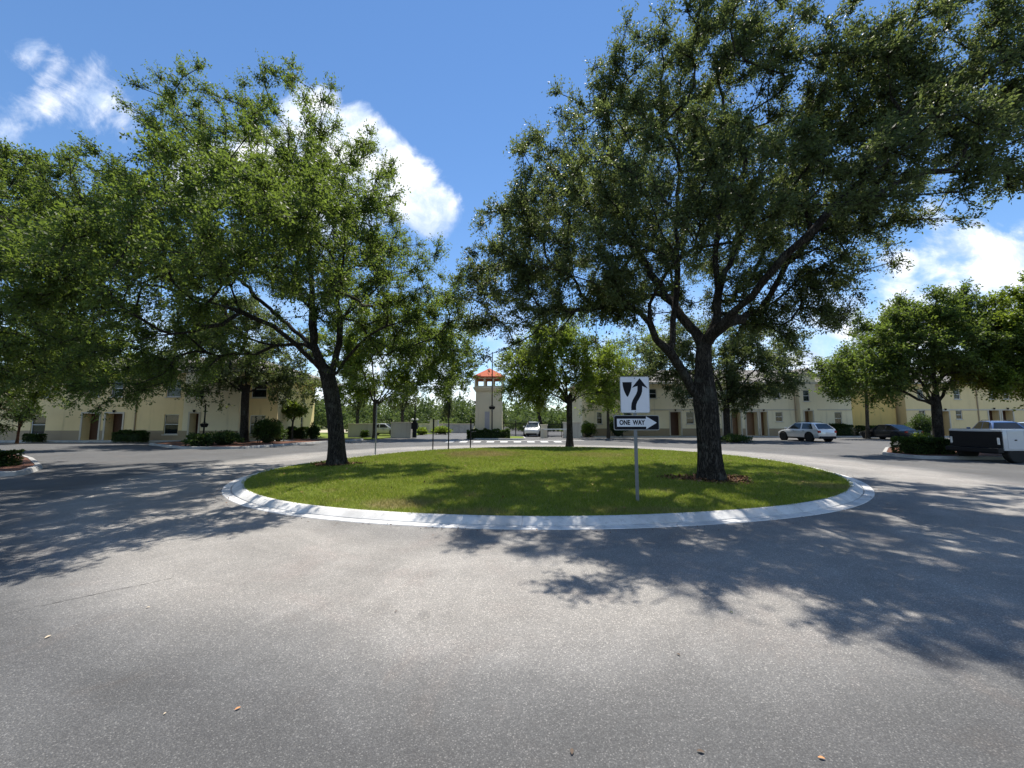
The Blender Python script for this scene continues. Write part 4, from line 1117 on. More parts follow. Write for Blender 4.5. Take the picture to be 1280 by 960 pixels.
# ---- right oak on the island
x0, y0 = G(888, 598, .17); Y2 = y0; z0 = lawn_z(x0, y0) - 0.02
tr = [(x0, y0, z0, .30)] + [(*A(px, py, Y2 + dy), rr) for px, py, dy, rr in [(886, 565, 0, .285), (884, 530, 0, .285), (881, 500, 0, .30), (880, 478, 0, .25), (879, 455, 0, .21), (880, 432, 0, .19)]]
limbs = [path_px([(872, 505, 0), (858, 470, -.1), (835, 440, -.3), (810, 405, -.7), (775, 370, -1.2), (720, 345, -1.6), (660, 330, -1.9)], Y2),
         path_px([(838, 442, -.3), (842, 400, -.2), (846, 350, 0), (847, 300, .2), (848, 230, .3), (846, 160, .3)], Y2),
         path_px([(880, 435, 0), (868, 415, .4), (850, 395, .9), (820, 350, 1.9), (780, 290, 3), (750, 230, 3.6)], Y2),
         path_px([(880, 435, 0), (893, 410, -.1), (897, 360, -.2), (896, 300, -.4), (900, 220, -.5), (905, 140, -.6)], Y2),
         path_px([(882, 430, 0), (905, 405, -.6), (940, 370, -1.3), (985, 320, -1.9), (1040, 260, -2.3), (1110, 200, -2.5), (1190, 150, -2.6)], Y2),
         path_px([(897, 370, -.2), (925, 300, .7), (950, 240, 1.6), (980, 170, 2.2)], Y2),
         path_px([(905, 405, -.4), (945, 390, .6), (990, 370, 1.6), (1035, 345, 2.2)], Y2),
         path_px([(896, 310, -.4), (930, 250, -1.8), (970, 190, -3), (1010, 120, -3.6)], Y2),
         path_px([(846, 330, 0), (820, 270, -1.6), (790, 200, -2.8), (770, 140, -3.4)], Y2),
         path_px([(1040, 260, -2.3), (1100, 240, -2.2), (1160, 215, -2.2), (1225, 215, -2.2)], Y2)]
bl = blobs_px([(870, 110, 0, 100, 1.5), (800, 130, .3, 78, 1.4), (745, 190, .4, 80, 1.4), (690, 250, .2, 80, 1.3), (640, 300, 0, 62, 1.2), (620, 350, 0, 52, 1.2), (605, 400, 0, 36, 1.1), (665, 370, -.5, 56, 1.2), (720, 340, -.8, 70, 1.2), (770, 370, -.6, 42, 1),
               (830, 250, -1.5, 90, 1.2), (960, 120, 0, 95, 1.4), (980, 220, -.3, 90, 1.2), (900, 60, 0, 62, 1.3), (985, 315, .3, 75, 1.1), (1010, 365, .6, 50, 1), (950, 370, 1, 48, 1), (1060, 300, 0, 58, 1), (1060, 190, -1, 85, 1.1),
               (1090, 100, -1.3, 80, 1.1), (1150, 170, -1.6, 80, 1), (1200, 90, -1.8, 75, 1), (1245, 170, -2, 72, .9), (1275, 90, -2, 70, .9), (1150, 60, -1.5, 55, 1), (1270, 235, -2, 40, .8), (1120, 250, -1, 40, .9), (1330, 150, -2, 80, .8),
               (870, 240, -3.2, 90, .8), (960, 230, -3.2, 85, .8), (760, 250, -3, 75, .8), (1090, 200, -3.4, 80, .8), (1180, 180, -3.6, 80, .8), (850, 230, 4.4, 100, .8), (950, 240, 4.2, 90, .8), (740, 280, 3.8, 70, .8), (640, 335, 3, 52, .9), (690, 300, 4, 62, .9), (705, 365, 3, 42, .9), (622, 385, 2.6, 36, .9), (760, 335, 5, 56, .9), (830, 345, 5.5, 50, .9), (800, 260, 6, 70, .9), (890, 300, 6.5, 60, .9), (660, 265, 3.5, 44, .9), (1050, 100, -1.6, 80, .8), (588, 418, 0, 32, 1.1), (1180, 60, -1.8, 72, 1), (1240, 115, -2.2, 76, 1), (1125, 135, -1.4, 72, 1), (1262, 205, -2.2, 55, 1), (1200, 150, -2, 72, 1), (1285, 35, -2.2, 64, 1), (1225, 240, -2, 40, 1), (622, 425, .5, 34, 1.1), (665, 402, -.5, 40, 1.1), (712, 392, 0, 38, 1.1), (757, 398, .5, 32, 1.1), (800, 392, 1.4, 34, 1.1), (920, 398, 1, 40, 1), (965, 402, .8, 40, 1), (1008, 392, .6, 36, 1), (862, 350, 2.2, 45, 1), (935, 330, -1, 46, 1), (790, 330, -1.6, 52, 1), (1090, 250, 3, 60, .8)], Y2)
grow_tree('oak_tree', 'largest oak with a thick forked trunk behind the arrow sign on the island', tr, limbs, bl, 1560, 23, 15, (.074, .036), .42, 12, MT['leaf_b'], MT['bark'], 'island trees', flare=1.3, seg=.36)

# ---- the other trees: (label, trunk base px, py, z) and crown circles at that distance
def side_tree(name, label, px, Y, py_fork, z, tr_r, circles, n, sprays, per, leaf, spl, seed, lm, bm, group, lean=0, flat=1.0, limbs_=None):
    x = XP(px, Y); fk = A(px + lean, py_fork, Y)
    tr = [(x, Y, z, tr_r), ((x * .6 + fk.x * .4), Y, z + (fk.z - z) * .4, tr_r * .9), (fk.x, Y, fk.z, tr_r * .85), (fk.x + .1, Y + .1, fk.z + 0.7, tr_r * .6)]
    bl = blobs_px([(a, b, c, d, 1.1) for a, b, c, d in circles], Y, flat)
    lb = []
    rr = random.Random(seed)
    for a, b, c, d in circles:
        e = A(a, b, Y + c); s = Vector((fk.x, Y, fk.z)); m = s.lerp(e, .5) + Vector((rr.uniform(-.3, .3), rr.uniform(-.3, .3), .15 * (e - s).length))
        lb.append([tuple(s), tuple(m), tuple(s.lerp(e, .9))])
    return grow_tree(name, label, tr, lb, bl, n, sprays, per, leaf, spl, seed, lm, bm, group, flare=1.3, seg=.6, twig_r=.008)
LT, RT = 'trees beside the left house', 'trees by the right car park'
side_tree('oak_tree', 'big dark oak at the left edge reaching above the planting bed', -80, 15.5, 430, .1, .3, [(20, 260, 0, 85), (60, 330, -1, 80), (-30, 330, 0, 100), (90, 250, 1, 52), (40, 420, -1, 66), (100, 390, 1, 60), (-60, 240, 0, 90), (20, 470, 0, 44), (100, 440, 2, 40), (0, 210, 1, 48)],
          520, 14, 13, (.11, .06), .58, 21, MT['leaf_a'], MT['bark'], LT)
side_tree('oak_tree', 'round oak with a straight dark trunk in the mulch bed by the left house', 307, 30.5, 492, .1, .30, [(300, 440, 0, 55), (240, 450, 0, 46), (360, 450, 0, 46), (190, 462, -.5, 32), (300, 405, .5, 46), (345, 480, 0, 26), (265, 485, -.5, 24), (390, 480, 0, 28), (240, 410, 1, 40)],
          300, 15, 13, (.17, .095), .8, 22, MT['leaf_b'], MT['bark'], LT)
side_tree('oak_tree', 'low pale green oak at the left edge before the house', -40, 24, 500, .0, .2, [(40, 470, 0, 34), (90, 455, 0, 42), (0, 450, 0, 44), (125, 445, 1, 36), (60, 425, 0, 46), (-60, 440, 0, 50), (110, 480, 0, 18)],
          230, 15, 13, (.15, .085), .75, 23, MT['leaf_c'], MT['bark2'], LT)
side_tree('street_tree', 'light green tree with a forked pale trunk by the gate wall', 469, 40.0, 508, .06, .22, [(470, 455, 0, 42), (520, 450, 0, 36), (440, 480, 0, 22), (540, 475, -.5, 24), (500, 420, .5, 40), (430, 440, 1, 36), (555, 440, 0, 28), (490, 490, 0, 20), (540, 400, 1, 34), (455, 415, 1, 36), (580, 470, .5, 22), (575, 430, 1, 28)],
          380, 15, 13, (.20, .11), .9, 24, MT['leaf_c'], MT['bark2'], 'trees by the gate')
for lbl, px_t, Yt, cir, sd in (('dark leafy tree behind the low cream wall left of the gate', 447, 60, [(440, 500, 0, 14), (455, 490, 0, 16), (447, 475, 0, 15), (430, 490, 0, 11)], 34),
                               ('dark rounded tree behind the thick wall block and keypad post', 503, 66, [(495, 502, 0, 12), (510, 496, 0, 13), (503, 485, 0, 12)], 35),
                               ('tall narrow pine standing out of the woodland left of the tower', 560, 96, [(560, 512, 0, 5), (560, 502, 0, 4.5), (561, 492, 0, 3.5), (560, 484, 0, 2.5)], 36)):
    side_tree('pine_tree' if 'pine' in lbl else 'street_tree', lbl, px_t, Yt, 516, .05, .25, cir, 80, 10, 9, (.26, .14), 1.1, sd, MT['leaf_b'], MT['bark'], 'trees by the gate')
side_tree('street_tree', 'slim young tree on the far edge of the island before the barrier', 712, 25.6, 505, .12, .21, [(700, 450, 0, 40), (665, 465, 0, 30), (745, 462, 0, 30), (705, 422, 0, 34), (650, 488, 0, 20), (757, 490, 0, 18), (685, 492, 0, 20), (730, 485, -.5, 22), (640, 455, 1, 20), (765, 450, 1, 22), (670, 430, 1, 24)],
          330, 13, 11, (.14, .075), .75, 25, MT['leaf_c'], MT['bark'], 'island trees')
side_tree('street_tree', 'small tree with a curved trunk behind the white gate car', 678, 52, 508, .05, .25, [(672, 490, 0, 18), (690, 478, 0, 22), (655, 480, 0, 18), (675, 462, 0, 20)],
          90, 10, 9, (.24, .13), 1.1, 26, MT['leaf_b'], MT['bark'], 'trees by the gate', lean=-6)
side_tree('oak_tree', 'dense oak standing before the pale house behind the thick right trunk', 908, 36.5, 505, .0, .3, [(930, 465, 0, 42), (970, 470, 0, 32), (890, 470, 0, 36), (940, 435, 0, 36), (985, 440, .5, 24), (990, 490, 0, 16), (925, 495, 0, 24), (860, 480, 0, 30), (840, 455, 1, 36), (800, 450, 1, 32), (850, 425, 1, 34), (905, 422, 1, 34)],
          360, 15, 13, (.19, .10), .85, 27, MT['leaf_b'], MT['bark'], RT)
side_tree('oak_tree', 'spreading oak in the hedged planter left of the white truck', 1171, 20.6, 508, .12, .23, [(1150, 440, 0, 52), (1100, 450, 0, 40), (1200, 430, 0, 46), (1060, 465, 0, 30), (1230, 460, 0, 36), (1160, 400, 0, 36), (1120, 410, .5, 36), (1045, 480, -.3, 18), (1110, 480, -.5, 26), (1195, 385, .4, 24)],
          380, 16, 13, (.13, .07), .62, 28, MT['leaf_a'], MT['bark'], RT)
side_tree('oak_tree', 'bright green tree at the right edge above the white truck', 1340, 19.5, 470, .0, .24, [(1260, 430, 0, 46), (1300, 400, 0, 56), (1250, 465, 0, 28), (1290, 470, 0, 34), (1230, 480, 0, 20), (1340, 440, 0, 60)],
          280, 16, 13, (.14, .075), .62, 29, MT['leaf_c'], MT['bark'], RT)
side_tree('street_tree', 'thin straight trunk tree before the yellow wall', 1083, 40.0, 497, .1, .16, [(1070, 470, 0, 26), (1095, 455, 0, 28), (1050, 460, 0, 24), (1085, 435, 0, 26), (1110, 475, 0, 18), (1062, 490, 0, 14)],
          130, 11, 10, (.19, .10), .85, 30, MT['leaf_a'], MT['bark2'], RT)
side_tree('street_tree', 'leafy tree at the left corner of the long pale house', 760, 41.5, 512, .1, .16, [(760, 490, 0, 24), (740, 480, 0, 22), (785, 470, 0, 26), (750, 455, 0, 26), (775, 505, 0, 14), (800, 440, .5, 30), (738, 505, 0, 12)],
          150, 11, 10, (.19, .10), .85, 31, MT['leaf_c'], MT['bark2'], RT)
side_tree('ornamental_tree', 'small round topped ornamental tree before the sunlit end wall', 366, 35.8, 528, .12, .09, [(366, 512, 0, 9.5), (357, 514, 0, 7), (376, 514, 0, 7)],
          60, 9, 9, (.15, .08), .42, 32, MT['leaf_c'], MT['bark2'], LT)
side_tree('ornamental_tree', 'small bare limbed tree with reddish stems at the left house corner', 24, 30.5, 535, .0, .08, [(18, 520, 0, 10), (34, 515, 0, 10), (8, 508, 0, 12), (28, 500, 0, 12), (5, 535, 0, 9)],
          80, 8, 8, (.13, .07), .5, 33, MT['leaf_d'], M_bark('red_bark', (.10, .045, .025), (.25, .13, .08)), LT)

# ================================================================ HEDGES AND SHRUBS
def leafy_volume(name, label, cat, loc, size, n, leaf, mat, seed, rz=0.0, shape='box', group=None, core=True, z_low=0.0):
    r = np.random.default_rng(seed); sx, sy, szz = size
    root = empty(name, loc, rz, label, cat, group)
    if shape == 'box':
        P = r.uniform(-1, 1, (n, 3)); f = r.integers(0, 5, n); sgn = np.where(r.random(n) < .5, -1, 1); d = 1 - np.abs(r.normal(0, .10, n))
        for ax in (0, 1): P[f == ax, ax] = (sgn * d)[f == ax]
        P[f >= 2, 2] = (1 - np.abs(r.normal(0, .10, n)))[f >= 2]
        lum = 1 + .12 * np.sin(P[:, 0] * sx * 3 + seed) + .05 * np.sin(P[:, 0] * sx * 7.3 + seed * 2)
        W = np.c_[P[:, 0] * sx / 2, P[:, 1] * sy / 2 * lum, (P[:, 2] * .5 + .5) * szz * lum]
        D = P.copy()
    else:
        D = r.normal(0, 1, (n, 3)); D[:, 2] = np.abs(D[:, 2]) * 1.1 - .25; D /= np.linalg.norm(D, axis=1, keepdims=True)
        lob = 1 + .22 * np.sin(D[:, 0] * 5 + seed) * np.sin(D[:, 1] * 4 + seed * 1.7) + .12 * np.sin(D[:, 2] * 9 + seed)
        u = (r.random(n) ** .35 * lob)[:, None]
        W = D * u * np.array((sx / 2, sy / 2, szz * .62)); W[:, 2] += szz * .38; W[:, 2] = np.maximum(W[:, 2], .02)
    D = D + r.normal(0, .4, D.shape)
    make_crown('foliage', W, D, leaf[0], leaf[1], mat, root, r, shade=np.full(n, .05) + r.normal(0, .08, n))
    mb = MB()
    for i in range(max(4, int(sx * 4))):
        x = r.uniform(-.4, .4) * sx; y = r.uniform(-.35, .35) * sy
        p = Vector((x, y, -.05))
        for j in range(3):
            q = Vector((x + r.uniform(-.15, .15) * min(sx, 1.2), y + r.uniform(-.15, .15) * sy, szz * r.uniform(.6, .9)))
            mb.tube([p, p.lerp(q, .5) + Vector((r.uniform(-.04, .04), 0, 0)), q], [.022, .015, .006], 4, 0, False)
    mb.build('stems', MT['bark'], root)
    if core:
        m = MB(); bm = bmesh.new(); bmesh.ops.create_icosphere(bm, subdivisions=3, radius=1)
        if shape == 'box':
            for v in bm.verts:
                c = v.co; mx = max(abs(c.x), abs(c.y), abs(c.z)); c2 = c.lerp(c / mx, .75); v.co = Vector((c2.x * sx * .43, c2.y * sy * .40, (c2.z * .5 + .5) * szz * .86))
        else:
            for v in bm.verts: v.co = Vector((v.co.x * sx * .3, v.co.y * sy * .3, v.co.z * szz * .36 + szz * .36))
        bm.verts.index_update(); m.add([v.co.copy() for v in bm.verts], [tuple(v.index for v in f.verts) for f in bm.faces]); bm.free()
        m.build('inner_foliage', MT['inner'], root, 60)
    return root
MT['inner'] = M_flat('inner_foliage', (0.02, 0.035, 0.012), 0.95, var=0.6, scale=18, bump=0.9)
HG = 'clipped hedges'
def hedge(label, px0, px1, pyt, Y, dep, z, seed, n=7000, lf=(.10, .055), m='leaf_d'):
    x0, x1 = XP(px0, Y + dep if px0 > 640 else Y), XP(px1, Y + dep if px1 < 640 else Y); h = ZP(pyt, Y) - z
    return leafy_volume('hedge', label, 'hedge', ((x0 + x1) / 2, Y + dep / 2, z), (x1 - x0, dep, h), n, lf, MT[m], seed, group=HG)
hedge('long dark clipped hedge around the foot of the gate tower', 584, 637, 538, 38.3, 1.1, .1, 41, 9000, (.12, .07))
hedge('square clipped hedge by the brown doors of the left house', 141, 189, 540, 31.9, .8, .1, 42, 6000)
hedge('near clipped hedge at the left edge beside the kerb', -110, 32, 567, G(20, 590)[1] + .15, .8, .11, 43, 14000, (.075, .04))
hedge('clipped hedge in the planter left of the white truck', 1111, 1196, 550.5, 19.0, 1.3, .12, 44, 12000, (.08, .045))
hedge('low dark hedge along the pale house right of the silver crossover', 1037, 1066, 532, 44.9, 1.0, .1, 45, 4000, (.13, .07))
hedge('dark hedge under the yellow wall behind the black sedan', 1068, 1132, 534, 44.9, 1.0, .1, 46, 6000, (.13, .07))
hedge('low hedge at the sunlit end wall behind the ornamental tree', 352, 386, 536, 37.0, .9, .08, 47, 5000, (.12, .07))
hedge('dark hedge below the far left house window', 30, 60, 544, 33.0 - .95, .5, .12, 48, 3000)
BG = 'loose shrubs in the beds'
def shrub(label, px, pyb, Y, wpx, hpx, seed, z=.1, n=2600, lf=(.13, .075), m='leaf_d'):
    return leafy_volume('shrub', label, 'shrub', (XP(px, Y), Y, z), (wpx / F_PX * Y, wpx / F_PX * Y * .9, hpx / F_PX * Y), n, lf, MT[m], seed, shape='ball', group=BG)
shrub('low dark shrub at the left end of the mulch bed', 250, 0, 25.8, 30, 15, 51)
shrub('wide dark shrub in the mulch bed left of the straight trunk', 282, 0, 27.5, 38, 17, 52)
shrub('tall spiky leaved shrub right of the straight trunk', 335, 0, 30.0, 30, 30, 53, n=3200, lf=(.28, .06))
shrub('rounded shrub at the corner of the sunlit end wall', 349, 0, 32.3, 20, 20, 54)
shrub('dark shrub in the bed behind the left oak trunk', 392, 0, 36.8, 14, 18, 55)
shrub('small bush at the foot of the far wall on the verge', 527, 0, 52, 16, 8, 56, .06, 1500, (.2, .11), 'leaf_c')
shrub('low pale bush on the verge between the slim posts', 552, 0, 54, 22, 9, 57, .06, 1800, (.2, .11), 'leaf_c')
shrub('dark bush under the wall left of the gate', 456, 0, 41.6, 10, 9, 58, .06, 1200)
shrub('big dark shrub at the left corner of the long pale house', 772, 0, 43.6, 22, 26, 59, .11, 2600, (.18, .1))
shrub('shrub before the pale house left of the thick trunk', 735, 0, 44.2, 18, 18, 60, .11, 2000, (.18, .1), 'leaf_c')
shrub('low dark shrub before the house right of the thick trunk', 916, 0, 33.0, 36, 9, 61, .0, 2600)
shrub('small flowering shrub in the planter beside the oak trunk', 1150, 0, 20.6, 34, 22, 62, .12, 3000, (.08, .045), 'leaf_c')
shrub('spiky shrub beside the black sedan before the yellow wall', 1152, 0, 42.5, 26, 26, 63, .1, 2600, (.3, .06))

# ================================================================ WOODLAND BEYOND THE GATE
def woodland(name, x0, x1, y0, y1, hmin, hmax, n_crowns, seed, per=230, leaf=(.75, .45)):
    r = np.random.default_rng(seed); Ps, Ds = [], []
    for i in range(n_crowns):
        c = np.array((r.uniform(x0, x1), r.uniform(y0, y1), 0)); h = r.uniform(hmin, hmax); wd = h * r.uniform(.3, .5)
        D = r.normal(0, 1, (per, 3)); D /= np.linalg.norm(D, axis=1, keepdims=True)
        u = r.random((per, 1)) ** .4
        tap = 1 - .45 * np.clip(D[:, 2:3], 0, 1)
        Ps.append(c + np.array((0, 0, h * .52)) + D * u * np.array((wd, wd, h * .5)) * np.c_[tap, tap, np.ones(per)]); Ds.append(D)
    P = np.concatenate(Ps); D = np.concatenate(Ds); P[:, 2] = np.maximum(P[:, 2], .05)
    V = leaf_quads(P, D, leaf[0], leaf[1], r, .5)
    tone = np.repeat(r.uniform(-.1, .5, n_crowns), per)
    o = np_mesh(name, V, np.arange(len(V)).reshape(-1, 4), MT['leaf_far'], attr=np.clip(r.random(len(P)) * .5 + tone, 0, 1))
    o['kind'] = 'stuff'
    return o
woodland('far_woodland', -75, -2, 100, 150, 6.0, 10.0, 150, 71)
woodland('far_woodland', 0, 75, 95, 150, 5.0, 7.5, 150, 72)
woodland('far_woodland', -170, -70, 80, 150, 8, 12, 90, 73)
woodland('far_woodland', 75, 190, 90, 150, 8, 12, 90, 74)
woodland('meadow_scrub', -1, 30, 72, 96, 2.2, 4.2, 80, 75, 160, (.5, .28))
woodland('meadow_scrub', -34, -10, 66, 90, 1.2, 3.4, 36, 76, 140, (.45, .26))

# ================================================================ VEHICLES
def loft(mb, secs, mi=0):                        # secs: list of equal-length point rings
    k = len(secs[0]); b = len(mb.v); V = [p for s in secs for p in s]; Fs = []
    for i in range(len(secs) - 1):
        for j in range(k): Fs.append((i * k + j, i * k + (j + 1) % k, (i + 1) * k + (j + 1) % k, (i + 1) * k + j))
    Fs.append(tuple(range(k - 1, -1, -1))); Fs.append(tuple((len(secs) - 1) * k + j for j in range(k)))
    mb.add(V, Fs, mi)
def wheel(root, x, y, r, wd, side):
    m = MB(); rot = Matrix.Translation((x, y, r)) @ Matrix.Rotation(R(-90 * side), 4, 'X')
    m.lathe([(r * .62, -wd / 2), (r * .93, -wd / 2), (r, -wd / 2 + .03), (r, wd / 2 - .03), (r * .93, wd / 2), (r * .62, wd / 2)], 28, 0, rot)
    w_ = m.build('wheel', MT['tyre'], root, 40)
    m = MB(); m.lathe([(r * .62, wd / 2 - .04), (r * .60, wd / 2 - .005), (r * .55, wd / 2 - .03), (r * .5, wd / 2 - .07), (.0, wd / 2 - .07)], 28, 0, rot)
    for k in range(5):
        a = 2 * math.pi * k / 5
        m.box(.03, r * .57, -.035, .035, wd / 2 - .068, wd / 2 - .012, 0, rot @ Matrix.Rotation(a, 4, 'Z'))
    m.lathe([(.07, wd / 2 - .06), (.06, wd / 2 - .005), (.0, wd / 2 - .003)], 12, 0, rot)
    m.build('rim', MT['rim'], w_, 40)
def make_car(label, cat, loc, rz, paint, L=4.6, W=1.85, H=1.65, kind='suv', group='cars in the right car park', name='parked_car', wr=.35):
    root = empty(name, loc, rz, label, cat, group)
    w = W / 2
    if kind == 'suv':
        belt = H * .64; zb = .26
        low = [(-L / 2, .50, belt * .88, .80), (-L / 2 + .06, .34, belt * .96, .90), (-L / 2 + .35, zb + .02, belt, .97), (-L * .25, zb, belt, 1.0), (0, zb, belt * .985, 1.0), (L * .22, zb, belt * .96, .995), (L * .27, zb, belt * .955, .99), (L * .40, zb, belt * .89, .95), (L / 2 - .10, .27, belt * .78, .86), (L / 2, .40, belt * .66, .74)]
        gh = [(-L / 2 + .10, belt * 1.0), (-L / 2 + .62, H * .93), (-L * .20, H * .985), (-L * .04, H), (L * .07, H * .98), (L * .28, belt * .955)]
    else:
        belt = H * .64; zb = .20
        low = [(-L / 2, .48, belt * .90, .80), (-L / 2 + .06, .30, belt * .98, .90), (-L / 2 + .4, zb + .02, belt * 1.01, .96), (-L * .25, zb, belt, 1.0), (0, zb, belt * .97, 1.0), (L * .18, zb, belt * .95, .99), (L * .24, zb, belt * .94, .985), (L * .38, zb, belt * .85, .94), (L / 2 - .10, .25, belt * .74, .84), (L / 2, .38, belt * .60, .72)]
        gh = [(-L / 2 + .62, belt * 1.01), (-L * .19, H * .975), (-L * .08, H), (L * .07, H * .985), (L * .25, belt * .94)]
    secs = []
    for x, z0, z1, k in low:
        ww = w * k; h = z1 - z0
        half = [(ww * .82, z0), (ww * .95, z0 + h * .10), (ww * .985, z0 + h * .3), (ww, z0 + h * .55), (ww * .975, z0 + h * .8), (ww * .93, z0 + h * .95), (ww * .84, z1), (ww * .4, z1 + .018)]
        secs.append([(x, y, z) for y, z in half] + [(x, -y, z) for y, z in half[::-1]])
    body = MB(); loft(body, secs)
    # roof and pillars: solid cabin, glass laid just proud of it
    cab = []
    wb, wt = w * .90, w * .70
    for i, (x, z) in enumerate(gh):
        ww = wb if i in (0, len(gh) - 1) else wt
        zb_ = belt * .93
        half = [(wb * 1.0, zb_), (ww, z - .03 if i not in (0, len(gh) - 1) else z), (ww * .88, z), (ww * .3, z + .008)]
        cab.append([(x, y, q) for y, q in half] + [(x, -y, q) for y, q in half[::-1]])
    loft(body, cab)
    bo = body.build('body', paint, root, 38)
    def lerp(a, b, t): return tuple(a[i] + (b[i] - a[i]) * t for i in range(3))
    def panel(a, b, c, d, inset, out, nm, par=bo):
        ctr = tuple(sum(p[i] for p in (a, b, c, d)) / 4 for i in range(3))
        q = [lerp(p, ctr, inset) for p in (a, b, c, d)]
        nrm = (Vector(q[1]) - Vector(q[0])).cross(Vector(q[3]) - Vector(q[0])).normalized()
        if nrm.dot(Vector(out)) < 0: nrm = -nrm
        m = MB(); V = [tuple(Vector(p) + nrm * .008) for p in q] + [tuple(Vector(p) - nrm * .01) for p in q]
        m.add(V, [(0, 1, 2, 3), (7, 6, 5, 4), (0, 4, 5, 1), (1, 5, 6, 2), (2, 6, 7, 3), (3, 7, 4, 0)])
        return m.build(nm, MT['cglass'], root)
    g = gh; n = len(g)
    panel((g[-1][0], wb, g[-1][1]), (g[-1][0], -wb, g[-1][1]), (g[-2][0], -wt * .93, g[-2][1]), (g[-2][0], wt * .93, g[-2][1]), .07, (1, 0, 1), 'windshield')
    panel((g[0][0], wb, g[0][1]), (g[0][0], -wb, g[0][1]), (g[1][0], -wt * .93, g[1][1]), (g[1][0], wt * .93, g[1][1]), .10, (-1, 0, 1), 'rear_window')
    for sgn in (1, -1):
        mid = (g[0][0] * .35 + g[-1][0] * .65) - L * .12
        bz = belt * 1.0
        def P(x, z): 
            t = (z - belt * .93) / (H - .03 - belt * .93); return (x, sgn * (wb + (wt - wb) * min(1, max(0, t))), z)
        top = H * .955
        panel(P(mid + .04, bz), P(g[-1][0] - .30, bz), P(g[-2][0] - .02, top), P(mid + .04, top), .06, (0, sgn, 0), 'side_window')
        panel(P(g[0][0] + (.45 if kind == 'suv' else .35), bz), P(mid - .04, bz), P(mid - .04, top), P(g[1][0] + .25, top), .06, (0, sgn, 0), 'side_window')
        m = MB(); m.box(g[-1][0] - .38, g[-1][0] - .20, sgn * (w + .02), sgn * (w + .20), belt * .99, belt * .99 + .15, bev=.03) if sgn > 0 else m.box(g[-1][0] - .38, g[-1][0] - .20, sgn * (w + .20), sgn * (w + .02), belt * .99, belt * .99 + .15, bev=.03); m.build('wing_mirror', paint, root)
        for dxh in (-.18 * L, .05 * L):
            m = MB(); yy = sgn * (w * .985); m.box(dxh - .09, dxh + .09, min(yy, yy + sgn * .03), max(yy, yy + sgn * .03), belt * .84, belt * .84 + .03, bev=.008); m.build('door_handle', MT['black'], root)
        m = MB(); yy0 = sgn * w * .66; yy1 = sgn * w * .90; m.box(-L / 2 - .005, -L / 2 + .12, min(yy0, yy1), max(yy0, yy1), belt * .72, belt * .90, bev=.02); m.build('tail_lamp', MT['red'], root)
        m = MB(); yy0 = sgn * w * .52; yy1 = sgn * w * .80; m.box(L / 2 - .16, L / 2 - .01, min(yy0, yy1), max(yy0, yy1), belt * .55, belt * .68, bev=.02); m.build('headlight', MT['lamp'], root)
        for x in (-L * .30, L * .315):
            m = MB(); rot = Matrix.Translation((x, sgn * w * .955, wr + .02)) @ Matrix.Rotation(R(-90 * sgn), 4, 'X')
            m.lathe([(wr + .075, -.1), (wr + .075, .05), (wr + .01, .055), (.0, .056)], 28, 0, rot); m.build('wheel_arch', MT['black'], root, 40)
            wheel(root, x, sgn * (w * .93), wr, .22, sgn)
        m = MB(); yy = sgn * w * .93; m.box(-L * .22, L * .24, min(yy, yy + sgn * .06), max(yy, yy + sgn * .06), zb - .02, zb + .10, bev=.02); m.build('side_sill', MT['black'], root)
        if kind == 'suv':
            m = MB(); yy = sgn * wt * .86; m.tube([(-L * .28, yy, H * .985), (-L * .24, yy, H + .045), (L * .0, yy, H + .05), (L * .05, yy, H * .99)], .018, 6); m.build('roof_rail', MT['black'], root)
    m = MB(); m.box(-L / 2 - .02, -L / 2 + .2, -w * .80, w * .80, .26, .48, bev=.04); m.build('rear_bumper', MT['black'], root)
    m = MB(); m.box(L / 2 - .22, L / 2 + .02, -w * .68, w * .68, .24, .42, bev=.04); m.build('front_bumper', MT['black'], root)
    m = MB(); m.box(-L / 2 - .028, -L / 2 + .01, -.16, .16, belt * .62, belt * .62 + .16); m.build('number_plate', MT['white'], root)
    return root
def facing(az): return R(90 - az)                # heading measured from +Y towards +X
make_car('silver crossover with dark glass parked before the gabled pale house', 'car', (26.5, 35.7, 0), facing(-6), M_paint('silver_paint', (.70, .72, .74), .35), 4.55, 1.88, 1.66, wr=.385)
make_car('black low sedan parked before the yellow wall', 'car', (37.2, 39.0, 0), facing(-2), M_paint('black_paint', (.012, .013, .018), .3), 4.85, 1.86, 1.46, 'sedan')
make_car('dark blue car behind the back of the white truck', 'car', (36.9, 30.2, 0), facing(32), M_paint('blue_paint', (.02, .06, .17), .4), 4.5, 1.85, 1.78)
make_car('pale silver blue car behind the white truck at the right edge', 'car', (39.3, 29.6, 0), facing(70), M_paint('pale_blue_paint', (.42, .49, .55), .5), 4.6, 1.85, 1.68, 'sedan')
x, y = XP(669, 47.5), 47.5
make_car('white car leaving through the gate right of the tower', 'car', (x - .2, y, 0), facing(190), M_paint('white_paint', (.75, .75, .75)), 4.6, 1.85, 1.72, group='white cars by the gate')
make_car('white car seen through the black gate on the left', 'car', (XP(481, 50), 50, 0.06), facing(95), M_paint('white_paint', (.75, .75, .75)), 4.5, 1.8, 1.45, 'sedan', group='white cars by the gate')

